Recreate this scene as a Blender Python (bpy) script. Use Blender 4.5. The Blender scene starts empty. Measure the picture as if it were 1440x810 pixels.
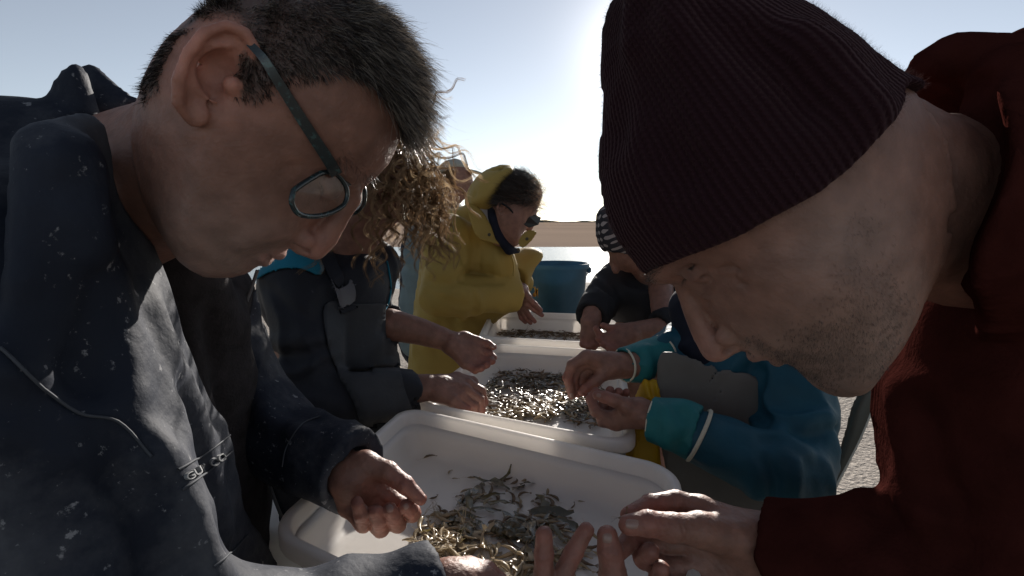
import bpy, bmesh, math, random
import numpy as np
from mathutils import Vector, Matrix
random.seed(7); RNG = np.random.default_rng(7)
C = bpy.context.scene.collection
f32 = np.float32

# ------------------------------------------------------------------ camera
FPX = 720.0; PITCH = math.atan(93/720); CZ = 1.2
CAM = np.array([0, 0, CZ])
cd = bpy.data.cameras.new('camera'); cam = bpy.data.objects.new('camera', cd); C.objects.link(cam)
cd.sensor_width = 36; cd.lens = 18; cd.clip_start = 0.02; cd.clip_end = 20000
cam.location = (0, 0, CZ); cam.rotation_euler = (math.pi/2 - PITCH, 0, 0)
bpy.context.scene.camera = cam
# ------------------------------------------------------------------ sky, sun
SUN_EL = math.radians(17.5); SUN_AZ = math.radians(14.5)      # to the right of +Y
sc = bpy.context.scene
w = bpy.data.worlds.new('World'); sc.world = w; w.use_nodes = True
nt = w.node_tree; nt.nodes.clear()
out = nt.nodes.new('ShaderNodeOutputWorld'); bg = nt.nodes.new('ShaderNodeBackground')
sky = nt.nodes.new('ShaderNodeTexSky'); sky.sky_type = 'NISHITA'; sky.sun_disc = False
sky.sun_elevation = SUN_EL; sky.sun_rotation = SUN_AZ; sky.dust_density = 0.08; sky.air_density = 0.8; sky.ozone_density = 1.0
nt.links.new(sky.outputs[0], bg.inputs[0]); nt.links.new(bg.outputs[0], out.inputs[0])
bg.inputs[1].default_value = 0.078
sd = Vector((math.sin(SUN_AZ)*math.cos(SUN_EL), math.cos(SUN_AZ)*math.cos(SUN_EL), math.sin(SUN_EL)))
tc = nt.nodes.new('ShaderNodeTexCoord')
dt = nt.nodes.new('ShaderNodeVectorMath'); dt.operation = 'DOT_PRODUCT'; dt.inputs[1].default_value = sd
nt.links.new(tc.outputs['Generated'], dt.inputs[0])
def M2(op, a, b):
    n = nt.nodes.new('ShaderNodeMath'); n.operation = op
    for i, v in enumerate((a, b)):
        if isinstance(v, (int, float)): n.inputs[i].default_value = v
        else: nt.links.new(v, n.inputs[i])
    return n.outputs[0]
c0 = M2('MAXIMUM', dt.outputs['Value'], 0.0)
aur = M2('ADD', M2('MULTIPLY', M2('POWER', c0, 1500.0), 150.0), M2('MULTIPLY', M2('POWER', c0, 220.0), 8.0))
sc_ = nt.nodes.new('ShaderNodeVectorMath'); sc_.operation = 'SCALE'; sc_.inputs[0].default_value = (1.0, 0.95, 0.9)
nt.links.new(aur, sc_.inputs['Scale'])
hs = nt.nodes.new('ShaderNodeHueSaturation'); hs.inputs['Saturation'].default_value = 0.52
nt.links.new(sky.outputs[0], hs.inputs['Color'])
ad = nt.nodes.new('ShaderNodeVectorMath'); ad.operation = 'ADD'
nt.links.new(hs.outputs[0], ad.inputs[0]); nt.links.new(sc_.outputs[0], ad.inputs[1])
nt.links.new(ad.outputs[0], bg.inputs[0])
sl = bpy.data.lights.new('sun', 'SUN'); so = bpy.data.objects.new('sun', sl); C.objects.link(so)
sl.energy = 5.0; sl.angle = math.radians(0.5); sl.color = (1, 0.93, 0.85)
so.rotation_euler = (-sd).to_track_quat('-Z', 'Y').to_euler(); so.location = (1, 5, 4)
sc.view_settings.view_transform = 'Standard'; sc.view_settings.look = 'None'
sc.view_settings.exposure = 0.7; sc.view_settings.gamma = 1

# ------------------------------------------------------------------ pixel -> world helpers (photo pixels 1440x810, Y = distance ahead)
cP, sP = math.cos(PITCH), math.sin(PITCH)
def rays(px, py):
    x = (np.asarray(px, float)-720)/FPX; y = (405-np.asarray(py, float))/FPX
    return np.stack([x, cP+y*sP, -sP+y*cP], -1)
def P(px, py, Y):
    d = rays(px, py); return CAM + d*(Y/d[1])
def PX(l): return [P(*q) for q in l]
def atz(px, py, z):
    d = rays(px, py); return CAM + d*((z-CZ)/d[2])
def nrm(v): v = np.asarray(v, float); return v/np.linalg.norm(v)

# ------------------------------------------------------------------ noise
def _h(i, j, k, s):
    n = (i*73856093) ^ (j*19349663) ^ (k*83492791) ^ (s*2654435)
    n = (n ^ (n >> 13))*1274126177 & 0x7fffffff
    return ((n >> 8) & 0xffff).astype(f32)/65535.0*2-1
def noise(p, s=0):
    q = np.floor(p).astype(np.int64); f = (p-q).astype(f32); f = f*f*(3-2*f)
    r = 0
    for a in (0, 1):
        wa = f[:, 0] if a else 1-f[:, 0]
        for b in (0, 1):
            wb = f[:, 1] if b else 1-f[:, 1]
            for c in (0, 1):
                wc = f[:, 2] if c else 1-f[:, 2]
                r = r + wa*wb*wc*_h(q[:, 0]+a, q[:, 1]+b, q[:, 2]+c, s)
    return r
def folds(p, fr, stretch, amp, s=0):
    """ridged creases; stretch = per axis frequency factors"""
    q = p*np.asarray(stretch)*fr
    wv = noise(q*0.5, s+5)
    n = noise(q+wv[:, None]*1.2, s)
    return amp*(np.clip(1-np.abs(n)*2.2, -1, 1))

# ------------------------------------------------------------------ signed distance modelling
def smin(a, b, k):
    if k <= 0: return np.minimum(a, b)
    h = np.clip(0.5+0.5*(b-a)/k, 0, 1)
    return b+(a-b)*h-k*h*(1-h)
def cone(p, a, b, ra, rb):
    a = np.asarray(a, float); b = np.asarray(b, float); ab = b-a; L = ab@ab+1e-12
    pa = p-a; t = np.clip(pa@ab/L, 0, 1)
    return np.sqrt(((pa-t[:, None]*ab)**2).sum(1))-(ra+t*(rb-ra))
def ell(p, c, r, R=None):
    q = p-np.asarray(c)
    if R is not None: q = q@np.asarray(R).T
    r = np.asarray(r, float); k0 = np.sqrt(((q/r)**2).sum(1)); k1 = np.sqrt(((q/(r*r))**2).sum(1))+1e-9
    return k0*(k0-1)/k1
def rbox(p, c, hs, R, rad):
    q = np.abs((p-np.asarray(c))@np.asarray(R).T)-(np.asarray(hs)-rad)
    return np.sqrt((np.maximum(q, 0)**2).sum(1))+np.minimum(q.max(1), 0)-rad
def polydist(poly, S, T):
    """signed distance to polygon, negative inside"""
    x0, y0 = poly[:, 0], poly[:, 1]; x1, y1 = np.roll(x0, -1), np.roll(y0, -1)
    d = np.full(S.shape, 1e9); ins = np.zeros(S.shape, bool)
    for a, b, c, e in zip(x0, y0, x1, y1):
        ex, ey = c-a, e-b; wx, wy = S-a, T-b
        t = np.clip((wx*ex+wy*ey)/(ex*ex+ey*ey+1e-15), 0, 1)
        d = np.minimum(d, (wx-ex*t)**2+(wy-ey*t)**2)
        cr = ((b > T) != (e > T)) & (S < (c-a)*(T-b)/((e-b) if e != b else 1e-12)+a)
        ins ^= cr
    d = np.sqrt(d); return np.where(ins, -d, d)
def smooth_poly(pts, n=3):
    p = np.asarray(pts, float)
    for _ in range(n):
        q = np.roll(p, -1, 0); p = np.stack([0.75*p+0.25*q, 0.25*p+0.75*q], 1).reshape(-1, p.shape[1])
    return p
def blur(a, s):
    if s < 0.3: return a
    r = int(3*s)+1; k = np.exp(-0.5*(np.arange(-r, r+1)/s)**2); k /= k.sum()
    for ax in (0, 1):
        pad = [(0, 0), (0, 0)]; pad[ax] = (r, r); b = np.pad(a, pad, mode='edge'); o = 0
        for i, kk in enumerate(k):
            sl_ = [slice(None)]*2; sl_[ax] = slice(i, i+a.shape[ax]); o = o+kk*b[tuple(sl_)]
        a = o
    return a
class Puff:
    """a solid blown up from an outline lying in a plane: pix outline, plane point O, normal N (towards camera side)"""
    def __init__(s, pix, O, N, W, R, step=0.002, power=2.0, smooth=2, blr=1.5, feats=(), pad=0.02):
        s.O = np.asarray(O, float); s.N = nrm(N)
        s.e2 = nrm(np.array([0, 0, 1.0])-s.N*s.N[2]); s.e1 = np.cross(s.e2, s.N)*-1
        if s.e1[0] < 0: s.e1 = -s.e1
        pl = smooth_poly(s.uv(pix), smooth); s.poly = pl
        lo = pl.min(0)-pad; hi = pl.max(0)+pad; s.lo = lo; s.h = step
        n = np.ceil((hi-lo)/step).astype(int)+1; s.n = n
        S, T = np.meshgrid(lo[0]+np.arange(n[0])*step, lo[1]+np.arange(n[1])*step, indexing='ij')
        d = polydist(pl, S, T); s.d2 = d.astype(f32)
        t = np.clip(-d/R, 0, 1); w = W*(1-(1-t)**power)**(1/power); w = blur(w, blr)*(d < 0)+np.where(d < 0, 0, -d)
        for (fx, fy, sx, sy, an, am) in feats:
            c = s.uv([(fx, fy)], W*0.85)[0]; a = math.radians(an)
            sc0 = 0.001
            u = (S-c[0])*math.cos(a)+(T-c[1])*math.sin(a); v = -(S-c[0])*math.sin(a)+(T-c[1])*math.cos(a)
            w = np.where(d < 0, w+am*sc0*np.exp(-0.5*((u/(sx*sc0))**2+(v/(sy*sc0))**2)), w)
        g0, g1 = np.gradient(w, step)
        s.w = w.astype(f32); s.g = (1/np.sqrt(1+np.minimum(g0**2+g1**2, 16))).astype(f32)
    def uv(s, pix, off=0.0):
        pix = np.asarray(pix, float); d = rays(pix[:, 0], pix[:, 1]); o = s.O+s.N*off
        t = ((o-CAM)@s.N)/(d@s.N); q = CAM+d*t[:, None]-s.O
        return np.stack([q@s.e1, q@s.e2], 1)
    def samp(s, A, q):
        x = np.clip((q[:, 0]-s.lo[0])/s.h, 0, s.n[0]-1.001); y = np.clip((q[:, 1]-s.lo[1])/s.h, 0, s.n[1]-1.001)
        i = x.astype(int); j = y.astype(int); fx = x-i; fy = y-j
        return (A[i, j]*(1-fx)+A[i+1, j]*fx)*(1-fy)+(A[i, j+1]*(1-fx)+A[i+1, j+1]*fx)*fy
    def __call__(s, p):
        q = p-s.O; z = np.abs(q@s.N); st = np.stack([q@s.e1, q@s.e2], 1)
        hi = s.lo+(s.n-1)*s.h; ex = np.sqrt((np.maximum(np.maximum(s.lo-st, st-hi), 0)**2).sum(1))
        w_ = s.samp(s.w, st); g = s.samp(s.g, st); din = (z-w_)*g
        dout = np.sqrt(z*z+np.maximum(s.samp(s.d2, st), 0)**2)
        return np.where(w_ > 0, din, dout)+ex
class Fd:
    def __init__(s): s.ops = []; s.disp = []
    def add(s, fn, k=0.004): s.ops.append((fn, k, 1)); return s
    def sub(s, fn, k=0.004): s.ops.append((fn, k, -1)); return s
    def cone(s, a, b, ra, rb, k=0.004): return s.add(lambda p: cone(p, a, b, ra, rb), k)
    def ell(s, c, r, R=None, k=0.004): return s.add(lambda p: ell(p, c, r, R), k)
    def chain(s, pts, rad, k=0.004):
        g = Fd()
        for i in range(len(pts)-1): g.cone(pts[i], pts[i+1], rad[i], rad[i+1], 0.0)
        return s.add(g, k)
    def __call__(s, p):
        d = np.full(len(p), 10.0)
        for fn, k, sg in s.ops:
            e = fn(p)
            d = smin(d, e, k) if sg > 0 else -smin(-d, e, k)
        for fn in s.disp: d = d-fn(p)
        return d
    def cull(s, c, rad):
        """the few operations that matter inside a ball"""
        r = Fd(); r.disp = s.disp; d = np.full(1, 10.0); ev = []
        for fn, k, sg in s.ops:
            e = fn(c)
            d = smin(d, e, k) if sg > 0 else -smin(-d, e, k); ev.append(e[0])
        # final distance without displacement bounds what can matter
        dm = 10.0
        for (fn, k, sg), e in zip(s.ops, ev):
            if sg > 0: dm = min(dm, e)
        for (fn, k, sg), e in zip(s.ops, ev):
            if (sg > 0 and e <= dm+2*rad+2*k+.004) or (sg < 0 and e <= rad+k+.012 + max(0, -dm)):
                if isinstance(fn, Fd): fn = fn.cull(c, rad)
                r.ops.append((fn, k, sg))
        return r
def trace(fn, px, py, n=70, tmin=0.05, relax=0.8):
    px = np.atleast_1d(np.asarray(px, float)); py = np.atleast_1d(np.asarray(py, float))
    d = rays(px, py); d /= np.linalg.norm(d, axis=1)[:, None]; t = np.full(len(px), tmin)
    for _ in range(n): t = t+fn(CAM+d*t[:, None])*relax
    p = CAM+d*t[:, None]; return p
def grad(fn, p, e=0.0008):
    g = np.stack([fn(p+np.eye(3)[i]*e)-fn(p-np.eye(3)[i]*e) for i in range(3)], 1)
    return g/(np.linalg.norm(g, axis=1)[:, None]+1e-9)
def stroke(fn, pix, r, lift=0.0, n=6):
    """ridge/groove centre line laid on the surface under a row of photo pixels"""
    q = spline(np.asarray(pix, float), n); x, y = q[:, 0], q[:, 1]
    p = trace(fn, x, y); g = grad(fn, p); return p+g*lift
CR = [(0,0,0),(1,0,0),(0,1,0),(1,1,0),(0,0,1),(1,0,1),(0,1,1),(1,1,1)]
EDG = [(0,1),(2,3),(4,5),(6,7),(0,2),(1,3),(4,6),(5,7),(0,4),(1,5),(2,6),(3,7)]
def polygonize(fn, lo, hi, h, margin=0.0, newton=0):
    lo = np.asarray(lo, float); hi = np.asarray(hi, float); K = 5; H = h*K
    nc = np.ceil((hi-lo)/H).astype(int); n = nc*K+1
    cx = [lo[a]+(np.arange(nc[a])+0.5)*H for a in range(3)]
    G = np.stack(np.meshgrid(*cx, indexing='ij'), -1).reshape(-1, 3)
    dc = fn(G).reshape(nc); act = np.abs(dc) < H*0.95+margin
    D = np.full(n, 1.0, f32); m = np.zeros(n, bool)
    neg = dc < 0
    D[:-1, :-1, :-1] = np.where(np.repeat(np.repeat(np.repeat(neg, K, 0), K, 1), K, 2), -1, 1)
    idx = np.argwhere(act)
    for i, j, k in idx: m[i*K:i*K+K+1, j*K:j*K+K+1, k*K:k*K+K+1] = True
    q = np.argwhere(m); v = np.empty(len(q), f32)
    if isinstance(fn, Fd) and len(fn.ops) > 3:
        B = 24; key = (q[:, 0]//B)*1000000+(q[:, 1]//B)*1000+q[:, 2]//B; od = np.argsort(key, kind='stable'); ks = key[od]
        cuts = np.concatenate([[0], np.nonzero(np.diff(ks))[0]+1, [len(ks)]])
        for a_, b_ in zip(cuts[:-1], cuts[1:]):
            ii = od[a_:b_]; p = lo+q[ii]*h; c = (p.min(0)+p.max(0))/2; v[ii] = fn.cull(c[None], np.linalg.norm(p.max(0)-c)+1e-4)(p)
    else:
        for s in range(0, len(q), 400000): v[s:s+400000] = fn(lo+q[s:s+400000]*h)
    D[m] = v
    # close against the box sides
    D[0] = np.maximum(D[0], h*.5); D[-1] = np.maximum(D[-1], h*.5); D[:, 0] = np.maximum(D[:, 0], h*.5); D[:, -1] = np.maximum(D[:, -1], h*.5)
    D[:, :, 0] = np.maximum(D[:, :, 0], h*.5); D[:, :, -1] = np.maximum(D[:, :, -1], h*.5)
    S = D < 0; cnt = np.zeros(n-1, np.int8)
    for a, b, c in CR: cnt += S[a:n[0]-1+a, b:n[1]-1+b, c:n[2]-1+c]
    cell = (cnt > 0) & (cnt < 8) ; ci = np.argwhere(cell); cid = np.full(n-1, -1, np.int32); cid[cell] = np.arange(len(ci))
    vals = [D[ci[:, 0]+a, ci[:, 1]+b, ci[:, 2]+c] for a, b, c in CR]
    acc = np.zeros((len(ci), 3)); k = np.zeros(len(ci))
    for a, b in EDG:
        va, vb = vals[a], vals[b]; x = (va < 0) != (vb < 0); t = np.where(x, va/np.where(x, va-vb, 1), 0)
        ca = np.array(CR[a], float); cb = np.array(CR[b], float)
        acc += np.where(x[:, None], ca+(cb-ca)*t[:, None], 0); k += x
    V = lo+(ci+acc/k[:, None])*h
    F = []
    for ax in range(3):
        b, c = [(1, 2), (2, 0), (0, 1)][ax]
        sA = [slice(None)]*3; sB = [slice(None)]*3; sA[ax] = slice(0, -1); sB[ax] = slice(1, None)
        x = S[tuple(sA)] != S[tuple(sB)]
        e = np.argwhere(x); e = e[(e[:, b] > 0) & (e[:, c] > 0) & (e[:, b] < n[b]-1) & (e[:, c] < n[c]-1)]
        flip = S[e[:, 0], e[:, 1], e[:, 2]]
        def g(db, dc_):
            r = e.copy(); r[:, b] += db; r[:, c] += dc_; return cid[r[:, 0], r[:, 1], r[:, 2]]
        qd = np.stack([g(-1, -1), g(0, -1), g(0, 0), g(-1, 0)], 1)
        qd = np.where(flip[:, None], qd, qd[:, ::-1]); F.append(qd)
    F = np.concatenate(F); F = F[(F >= 0).all(1)]
    for _ in range(newton):
        d = fn(V); g = grad(fn, V, h*0.5); V = V-g*np.clip(d, -h*.6, h*.6)[:, None]
    return V, F

# ------------------------------------------------------------------ object helpers
def mesh_np(name, V, F, smooth=True):
    me = bpy.data.meshes.new(name); V = np.asarray(V, f32); F = np.asarray(F, np.int32); k = F.shape[1]
    me.vertices.add(len(V)); me.vertices.foreach_set('co', V.ravel())
    me.loops.add(F.size); me.loops.foreach_set('vertex_index', F.ravel())
    me.polygons.add(len(F)); me.polygons.foreach_set('loop_start', np.arange(0, F.size, k, dtype=np.int32))
    me.polygons.foreach_set('loop_total', np.full(len(F), k, np.int32))
    if smooth: me.polygons.foreach_set('use_smooth', np.ones(len(F), bool))
    me.update(calc_edges=True); return me
def link(name, me, m=None, parent=None):
    o = bpy.data.objects.new(name, me); C.objects.link(o)
    if m is not None and me is not None: me.materials.append(m)
    if parent is not None: o.parent = parent; o.matrix_parent_inverse = parent.matrix_world.inverted() if False else Matrix.Translation(-parent.location)
    return o
def tag(o, label=None, cat=None, group=None, kind=None):
    for k, v in (('label', label), ('category', cat), ('group', group), ('kind', kind)):
        if v: o[k] = v
    return o
def thing(name, loc, label, cat, group=None):
    o = bpy.data.objects.new(name, None); C.objects.link(o); o.location = loc; o.empty_display_size = 0.1
    return tag(o, label, cat, group)
def solid(name, fn, lo, hi, h, m, parent=None, tint=None, margin=0.0, newton=0):
    V, F = polygonize(fn, lo, hi, h, margin, newton); me = mesh_np(name, V, F)
    if tint is not None: set_tint(me, tint(V))
    return link(name, me, m, parent)
def set_tint(me, c):
    a = me.attributes.new('tint', 'FLOAT_COLOR', 'POINT')
    a.data.foreach_set('color', np.concatenate([c, np.ones((len(c), 1))], 1).astype(f32).ravel())
def join(parts):
    V = []; F = []; n = 0
    for v, f in parts: V.append(v); F.append(np.asarray(f)+n); n += len(v)
    return np.concatenate(V), np.concatenate(F)
def tube(pts, rad, seg=8, closed=False):
    pts = np.asarray(pts, float); n = len(pts); rad = np.broadcast_to(rad, (n,))
    t = (np.roll(pts, -1, 0)-np.roll(pts, 1, 0)) if closed else np.gradient(pts, axis=0)
    t /= np.linalg.norm(t, axis=1)[:, None]+1e-12
    u = np.cross(t[0], [0.3, 0.2, 0.93]); u /= np.linalg.norm(u); V = []
    for i in range(n):
        u = u-t[i]*(u@t[i]); u /= np.linalg.norm(u)+1e-12; v = np.cross(t[i], u)
        a = np.arange(seg)/seg*2*math.pi
        V.append(pts[i]+rad[i]*(np.cos(a)[:, None]*u+np.sin(a)[:, None]*v))
    V = np.concatenate(V); F = []
    for i in range(n if closed else n-1):
        j = (i+1) % n
        for k in range(seg): F.append((i*seg+k, i*seg+(k+1) % seg, j*seg+(k+1) % seg, j*seg+k))
    if not closed:
        c = len(V); V = np.concatenate([V, pts[:1], pts[-1:]])
        for k in range(seg):
            F.append((c, (k+1) % seg, k, c)); b = (n-1)*seg; F.append((c+1, b+k, b+(k+1) % seg, c+1))
        F = [f if f[0] != f[3] else (f[0], f[1], f[2], f[2]) for f in F]
    return V, np.array(F)
def fix(me): me.validate(); return me
def tube_obj(name, pts, rad, m, parent=None, seg=8, closed=False):
    V, F = tube(pts, rad, seg, closed); me = mesh_np(name, V, F); fix(me); return link(name, me, m, parent)
def spline(pts, n=8):
    p = np.asarray(pts, float); o = []
    for i in range(len(p)-1):
        a = p[max(i-1, 0)]; b = p[i]; c = p[i+1]; d = p[min(i+2, len(p)-1)]
        for t in np.arange(n)/n:
            o.append(0.5*((2*b)+(-a+c)*t+(2*a-5*b+4*c-d)*t*t+(-a+3*b-3*c+d)*t**3))
    o.append(p[-1]); return np.array(o)
def hairs(name, roots, dirs, length, wid, m, parent, curl=0.0, seg=4, bend=None, jitter=0.25):
    """many thin tapering strands as ribbons, one mesh"""
    n = len(roots); d = dirs+RNG.normal(0, jitter, (n, 3)); d /= np.linalg.norm(d, axis=1)[:, None]
    L = np.broadcast_to(length, (n,))[:, None]*RNG.uniform(.7, 1.25, (n, 1)); pts = []
    p = roots.copy(); bd = np.zeros(3) if bend is None else bend
    ph = RNG.uniform(0, 6.28, (n, 1)); a1 = np.cross(d, [0.1, 0.3, 0.9]); a1 /= np.linalg.norm(a1, axis=1)[:, None]+1e-9; a2 = np.cross(d, a1)
    for s in range(seg+1):
        t = s/seg; c = (a1*np.cos(ph+t*curl*6.28)+a2*np.sin(ph+t*curl*6.28)) if curl else 0
        pts.append(p+(c*L*0.07*min(1, t*4) if curl else 0)); d2 = d+bd*t; d2 /= np.linalg.norm(d2, axis=1)[:, None]; p = p+d2*L/seg
    pts = np.stack(pts, 1); side = np.cross(pts[:, -1]-pts[:, 0], RNG.normal(0, 1, (n, 3))); side /= np.linalg.norm(side, axis=1)[:, None]+1e-9
    tp = np.linspace(1, 0.15, seg+1)[None, :, None]*wid*0.5
    A = pts+side[:, None]*tp; B = pts-side[:, None]*tp; V = np.stack([A, B], 2).reshape(-1, 3)
    i = np.arange(n)[:, None]*(2*(seg+1))+np.arange(seg)[None]*2
    F = np.stack([i, i+1, i+3, i+2], -1).reshape(-1, 4)
    return link(name, mesh_np(name, V, F), m, parent)
def on_mesh(me_or_VF, mask, n):
    V, F = me_or_VF; c = V[F].mean(1); ok = np.where(mask(c))[0]; pick = RNG.choice(ok, n)
    wts = RNG.dirichlet((1, 1, 1, 1), n); p = (V[F[pick]]*wts[:, :, None]).sum(1); return p

# ------------------------------------------------------------------ materials
MATS = {}
def mat(name, col, rough=0.6, spec=0.5, var=0.15, vs=8, bump=0.0, bs=80, bd=4, metal=0, tint=False, sss=0.0, sheen=0.0,
        spots=None, alpha=None, transm=0.0, wave=None, coat=0.0, ior=1.45, transl=0.0):
    if name in MATS: return MATS[name]
    m = bpy.data.materials.new(name); m.use_nodes = True; t = m.node_tree; N = t.nodes; L = t.links
    b = N['Principled BSDF']; b.inputs['Roughness'].default_value = rough; b.inputs['Metallic'].default_value = metal
    b.inputs['Specular IOR Level'].default_value = spec; b.inputs['IOR'].default_value = ior
    b.inputs['Transmission Weight'].default_value = transm
    if sheen: b.inputs['Sheen Weight'].default_value = sheen; b.inputs['Sheen Roughness'].default_value = 0.4
    if coat: b.inputs['Coat Weight'].default_value = coat; b.inputs['Coat Roughness'].default_value = 0.15
    if sss: b.inputs['Subsurface Weight'].default_value = sss; b.inputs['Subsurface Radius'].default_value = (0.012, 0.005, 0.003); b.inputs['Subsurface Scale'].default_value = 0.6
    co = N.new('ShaderNodeTexCoord'); no = N.new('ShaderNodeTexNoise'); no.inputs['Scale'].default_value = vs; no.inputs['Detail'].default_value = 6
    L.new(co.outputs['Object'], no.inputs['Vector'])
    mx = N.new('ShaderNodeMix'); mx.data_type = 'RGBA'; mx.blend_type = 'MULTIPLY'; mx.inputs[0].default_value = 1
    cr = N.new('ShaderNodeValToRGB'); cr.color_ramp.elements[0].position = 0.3; cr.color_ramp.elements[1].position = 0.7
    cr.color_ramp.elements[0].color = (1-var,)*3+(1,); cr.color_ramp.elements[1].color = (1+var*0.6,)*3+(1,)
    L.new(no.outputs['Fac'], cr.inputs[0]); L.new(cr.outputs[0], mx.inputs[7])
    if tint:
        at = N.new('ShaderNodeAttribute'); at.attribute_name = 'tint'; L.new(at.outputs['Color'], mx.inputs[6])
    else: mx.inputs[6].default_value = tuple(col)+(1,)
    last = mx.outputs[2]
    if spots:      # (colour, scale, threshold, softness, strength)
        for (c_, s_, th, so_, stg) in spots:
            n2 = N.new('ShaderNodeTexNoise'); n2.inputs['Scale'].default_value = s_; n2.inputs['Detail'].default_value = 8; n2.inputs['Roughness'].default_value = 0.65
            L.new(co.outputs['Object'], n2.inputs['Vector'])
            r2 = N.new('ShaderNodeMapRange'); r2.inputs[1].default_value = th; r2.inputs[2].default_value = th+so_; r2.inputs[4].default_value = stg
            L.new(n2.outputs['Fac'], r2.inputs[0]); m2 = N.new('ShaderNodeMix'); m2.data_type = 'RGBA'
            L.new(r2.outputs[0], m2.inputs[0]); L.new(last, m2.inputs[6]); m2.inputs[7].default_value = tuple(c_)+(1,); last = m2.outputs[2]
    L.new(last, b.inputs['Base Color'])
    if bump:
        n3 = N.new('ShaderNodeTexNoise'); n3.inputs['Scale'].default_value = bs; n3.inputs['Detail'].default_value = bd
        L.new(co.outputs['Object'], n3.inputs['Vector'])
        bp = N.new('ShaderNodeBump'); bp.inputs['Strength'].default_value = 1; bp.inputs['Distance'].default_value = bump
        L.new(n3.outputs['Fac'], bp.inputs['Height']); L.new(bp.outputs[0], b.inputs['Normal'])
    if transl:
        tr = N.new('ShaderNodeBsdfTranslucent'); L.new(last, tr.inputs['Color']); ms = N.new('ShaderNodeMixShader'); ms.inputs[0].default_value = transl
        L.new(b.outputs[0], ms.inputs[1]); L.new(tr.outputs[0], ms.inputs[2]); L.new(ms.outputs[0], N['Material Output'].inputs[0])
    MATS[name] = m; return m
skin_m = mat('skin', (0.4, .25, .2), 0.5, 0.4, 0.22, 70, bump=0.0006, bs=330, tint=True, sss=0.25)
oil_navy = mat('navy_oilskin', (0.016, 0.020, 0.031), 0.66, 0.15, 0.25, 9, bump=0.0009, bs=130,
               spots=[((0.15, 0.152, 0.16), 6, 0.44, 0.25, 0.55), ((0.30, 0.30, 0.31), 70, 0.63, 0.05, 0.6), ((0.25, 0.25, 0.26), 160, 0.64, 0.04, 0.5), ((0.25, 0.25, 0.26), 34, 0.68, 0.08, 0.4)])
oil_in = mat('jacket_lining', (0.012, 0.012, 0.014), 0.8, 0.2, 0.2, 30)
knit_dark = mat('dark_sweater', (0.03, 0.027, 0.028), 0.95, 0.1, 0.3, 60, bump=0.001, bs=300)
hair_dark = mat('hair_dark_grey', (0.020, 0.014, 0.011), 0.38, 0.6, 0.4, 120)
hair_grey = mat('hair_grey', (0.21, 0.175, 0.14), 0.35, 0.7, 0.4, 120, transl=.2)
hair_curl = mat('hair_blond_brown', (0.24, 0.15, 0.08), 0.6, 0.25, 0.5, 60, transl=0.35)
hair_fair = mat('hair_fair', (0.55, 0.40, 0.24), 0.55, 0.3, 0.3, 60, transl=0.5)
white_pl = mat('white_plastic', (0.86, 0.83, 0.79), 0.32, 0.5, 0.04, 5, transl=.42, bump=0.0004, bs=40,
               spots=[((0.5, 0.46, 0.4), 9, 0.62, 0.2, 0.35), ((0.45, .4, .33), 60, 0.72, 0.05, 0.5)])
frame_m = mat('glasses_frame', (0.012, 0.02, 0.022), 0.25, 0.6, 0.2, 30, spots=[((0.035, 0.085, 0.085), 240, 0.56, 0.06, 0.8)])
metal_m = mat('metal', (0.6, 0.6, 0.6), 0.25, 0.5, 0.1, 30, metal=1)
SK = np.array([0.215, 0.108, 0.078])

# ------------------------------------------------------------------ setting
def grid_mesh(name, x0, x1, y0, y1, nx, ny, zf, m):
    xs = np.linspace(x0, x1, nx); ys = np.linspace(y0, y1, ny); X, Y = np.meshgrid(xs, ys, indexing='ij')
    V = np.stack([X.ravel(), Y.ravel(), zf(X.ravel(), Y.ravel())], 1); i = np.arange(nx-1)[:, None]*ny+np.arange(ny-1)
    F = np.stack([i, i+ny, i+ny+1, i+1], -1).reshape(-1, 4); o = link(name, mesh_np(name, V, F), m); o['kind'] = 'structure'; return o
shingle = mat('shell_gravel', (0.32, 0.28, 0.24), 0.9, 0.2, 0.35, 60, bump=0.02, bs=45, bd=8, spots=[((0.12, 0.10, 0.085), 38, 0.52, 0.12, 0.8), ((0.6, 0.56, 0.5), 90, 0.6, 0.05, 0.7)])
flat_m = mat('mudflat', (0.30, 0.24, 0.20), 0.35, 0.5, 0.2, 0.05, bump=0.01, bs=6)
sand_m = mat('far_sand', (0.30, 0.23, 0.18), 0.95, 0.0, 0.2, 0.02, bump=0.02, bs=2)
water_m = mat('water', (0.10, 0.11, 0.12), 0.22, 0.5, 0.1, 0.3, bump=0.02, bs=3, ior=1.33)
far_m = mat('far_shore', (0.06, 0.07, 0.06), 0.9, 0.2, 0.3, 0.01)
grid_mesh('sea', -6000, 6000, -6000, 6000, 3, 3, lambda x, y: x*0-0.25, water_m)
grid_mesh('far_sand', -1500, 1500, 27, 1480, 60, 400, lambda x, y: -0.30+0.14*np.clip((y-27)/8, 0, 1), sand_m)
def gz(x, y):
    z = 0.02*noise(np.stack([x*1.5, y*1.5, x*0], 1), 3)+0.008*noise(np.stack([x*14, y*14, x*0], 1), 8)
    return z-0.5*np.clip((y-9.5-0.5*np.sin(x*0.7))/3.2, 0, 1)**1.3
grid_mesh('shingle_beach', -25, 25, -10, 14, 400, 260, gz, shingle)
# far shoreline, low wooded strip
Vs = []; xs = np.linspace(-3000, 3000, 400); h_ = 5+2.5*noise(np.stack([xs*0.02, xs*0, xs*0], 1), 4)+2*noise(np.stack([xs*0.11, xs*0, xs*0], 1), 9)
for x, hh in zip(xs, h_): Vs += [(x, 1500, -1), (x, 1500, hh), (x, 1560, hh*.8), (x, 1600, -1)]
i = np.arange(399)[:, None]*4+np.arange(3); F = np.stack([i, i+4, i+5, i+1], -1).reshape(-1, 4)
o = link('far_shoreline', mesh_np('far_shoreline', np.array(Vs), F), far_m); o['kind'] = 'structure'

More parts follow.
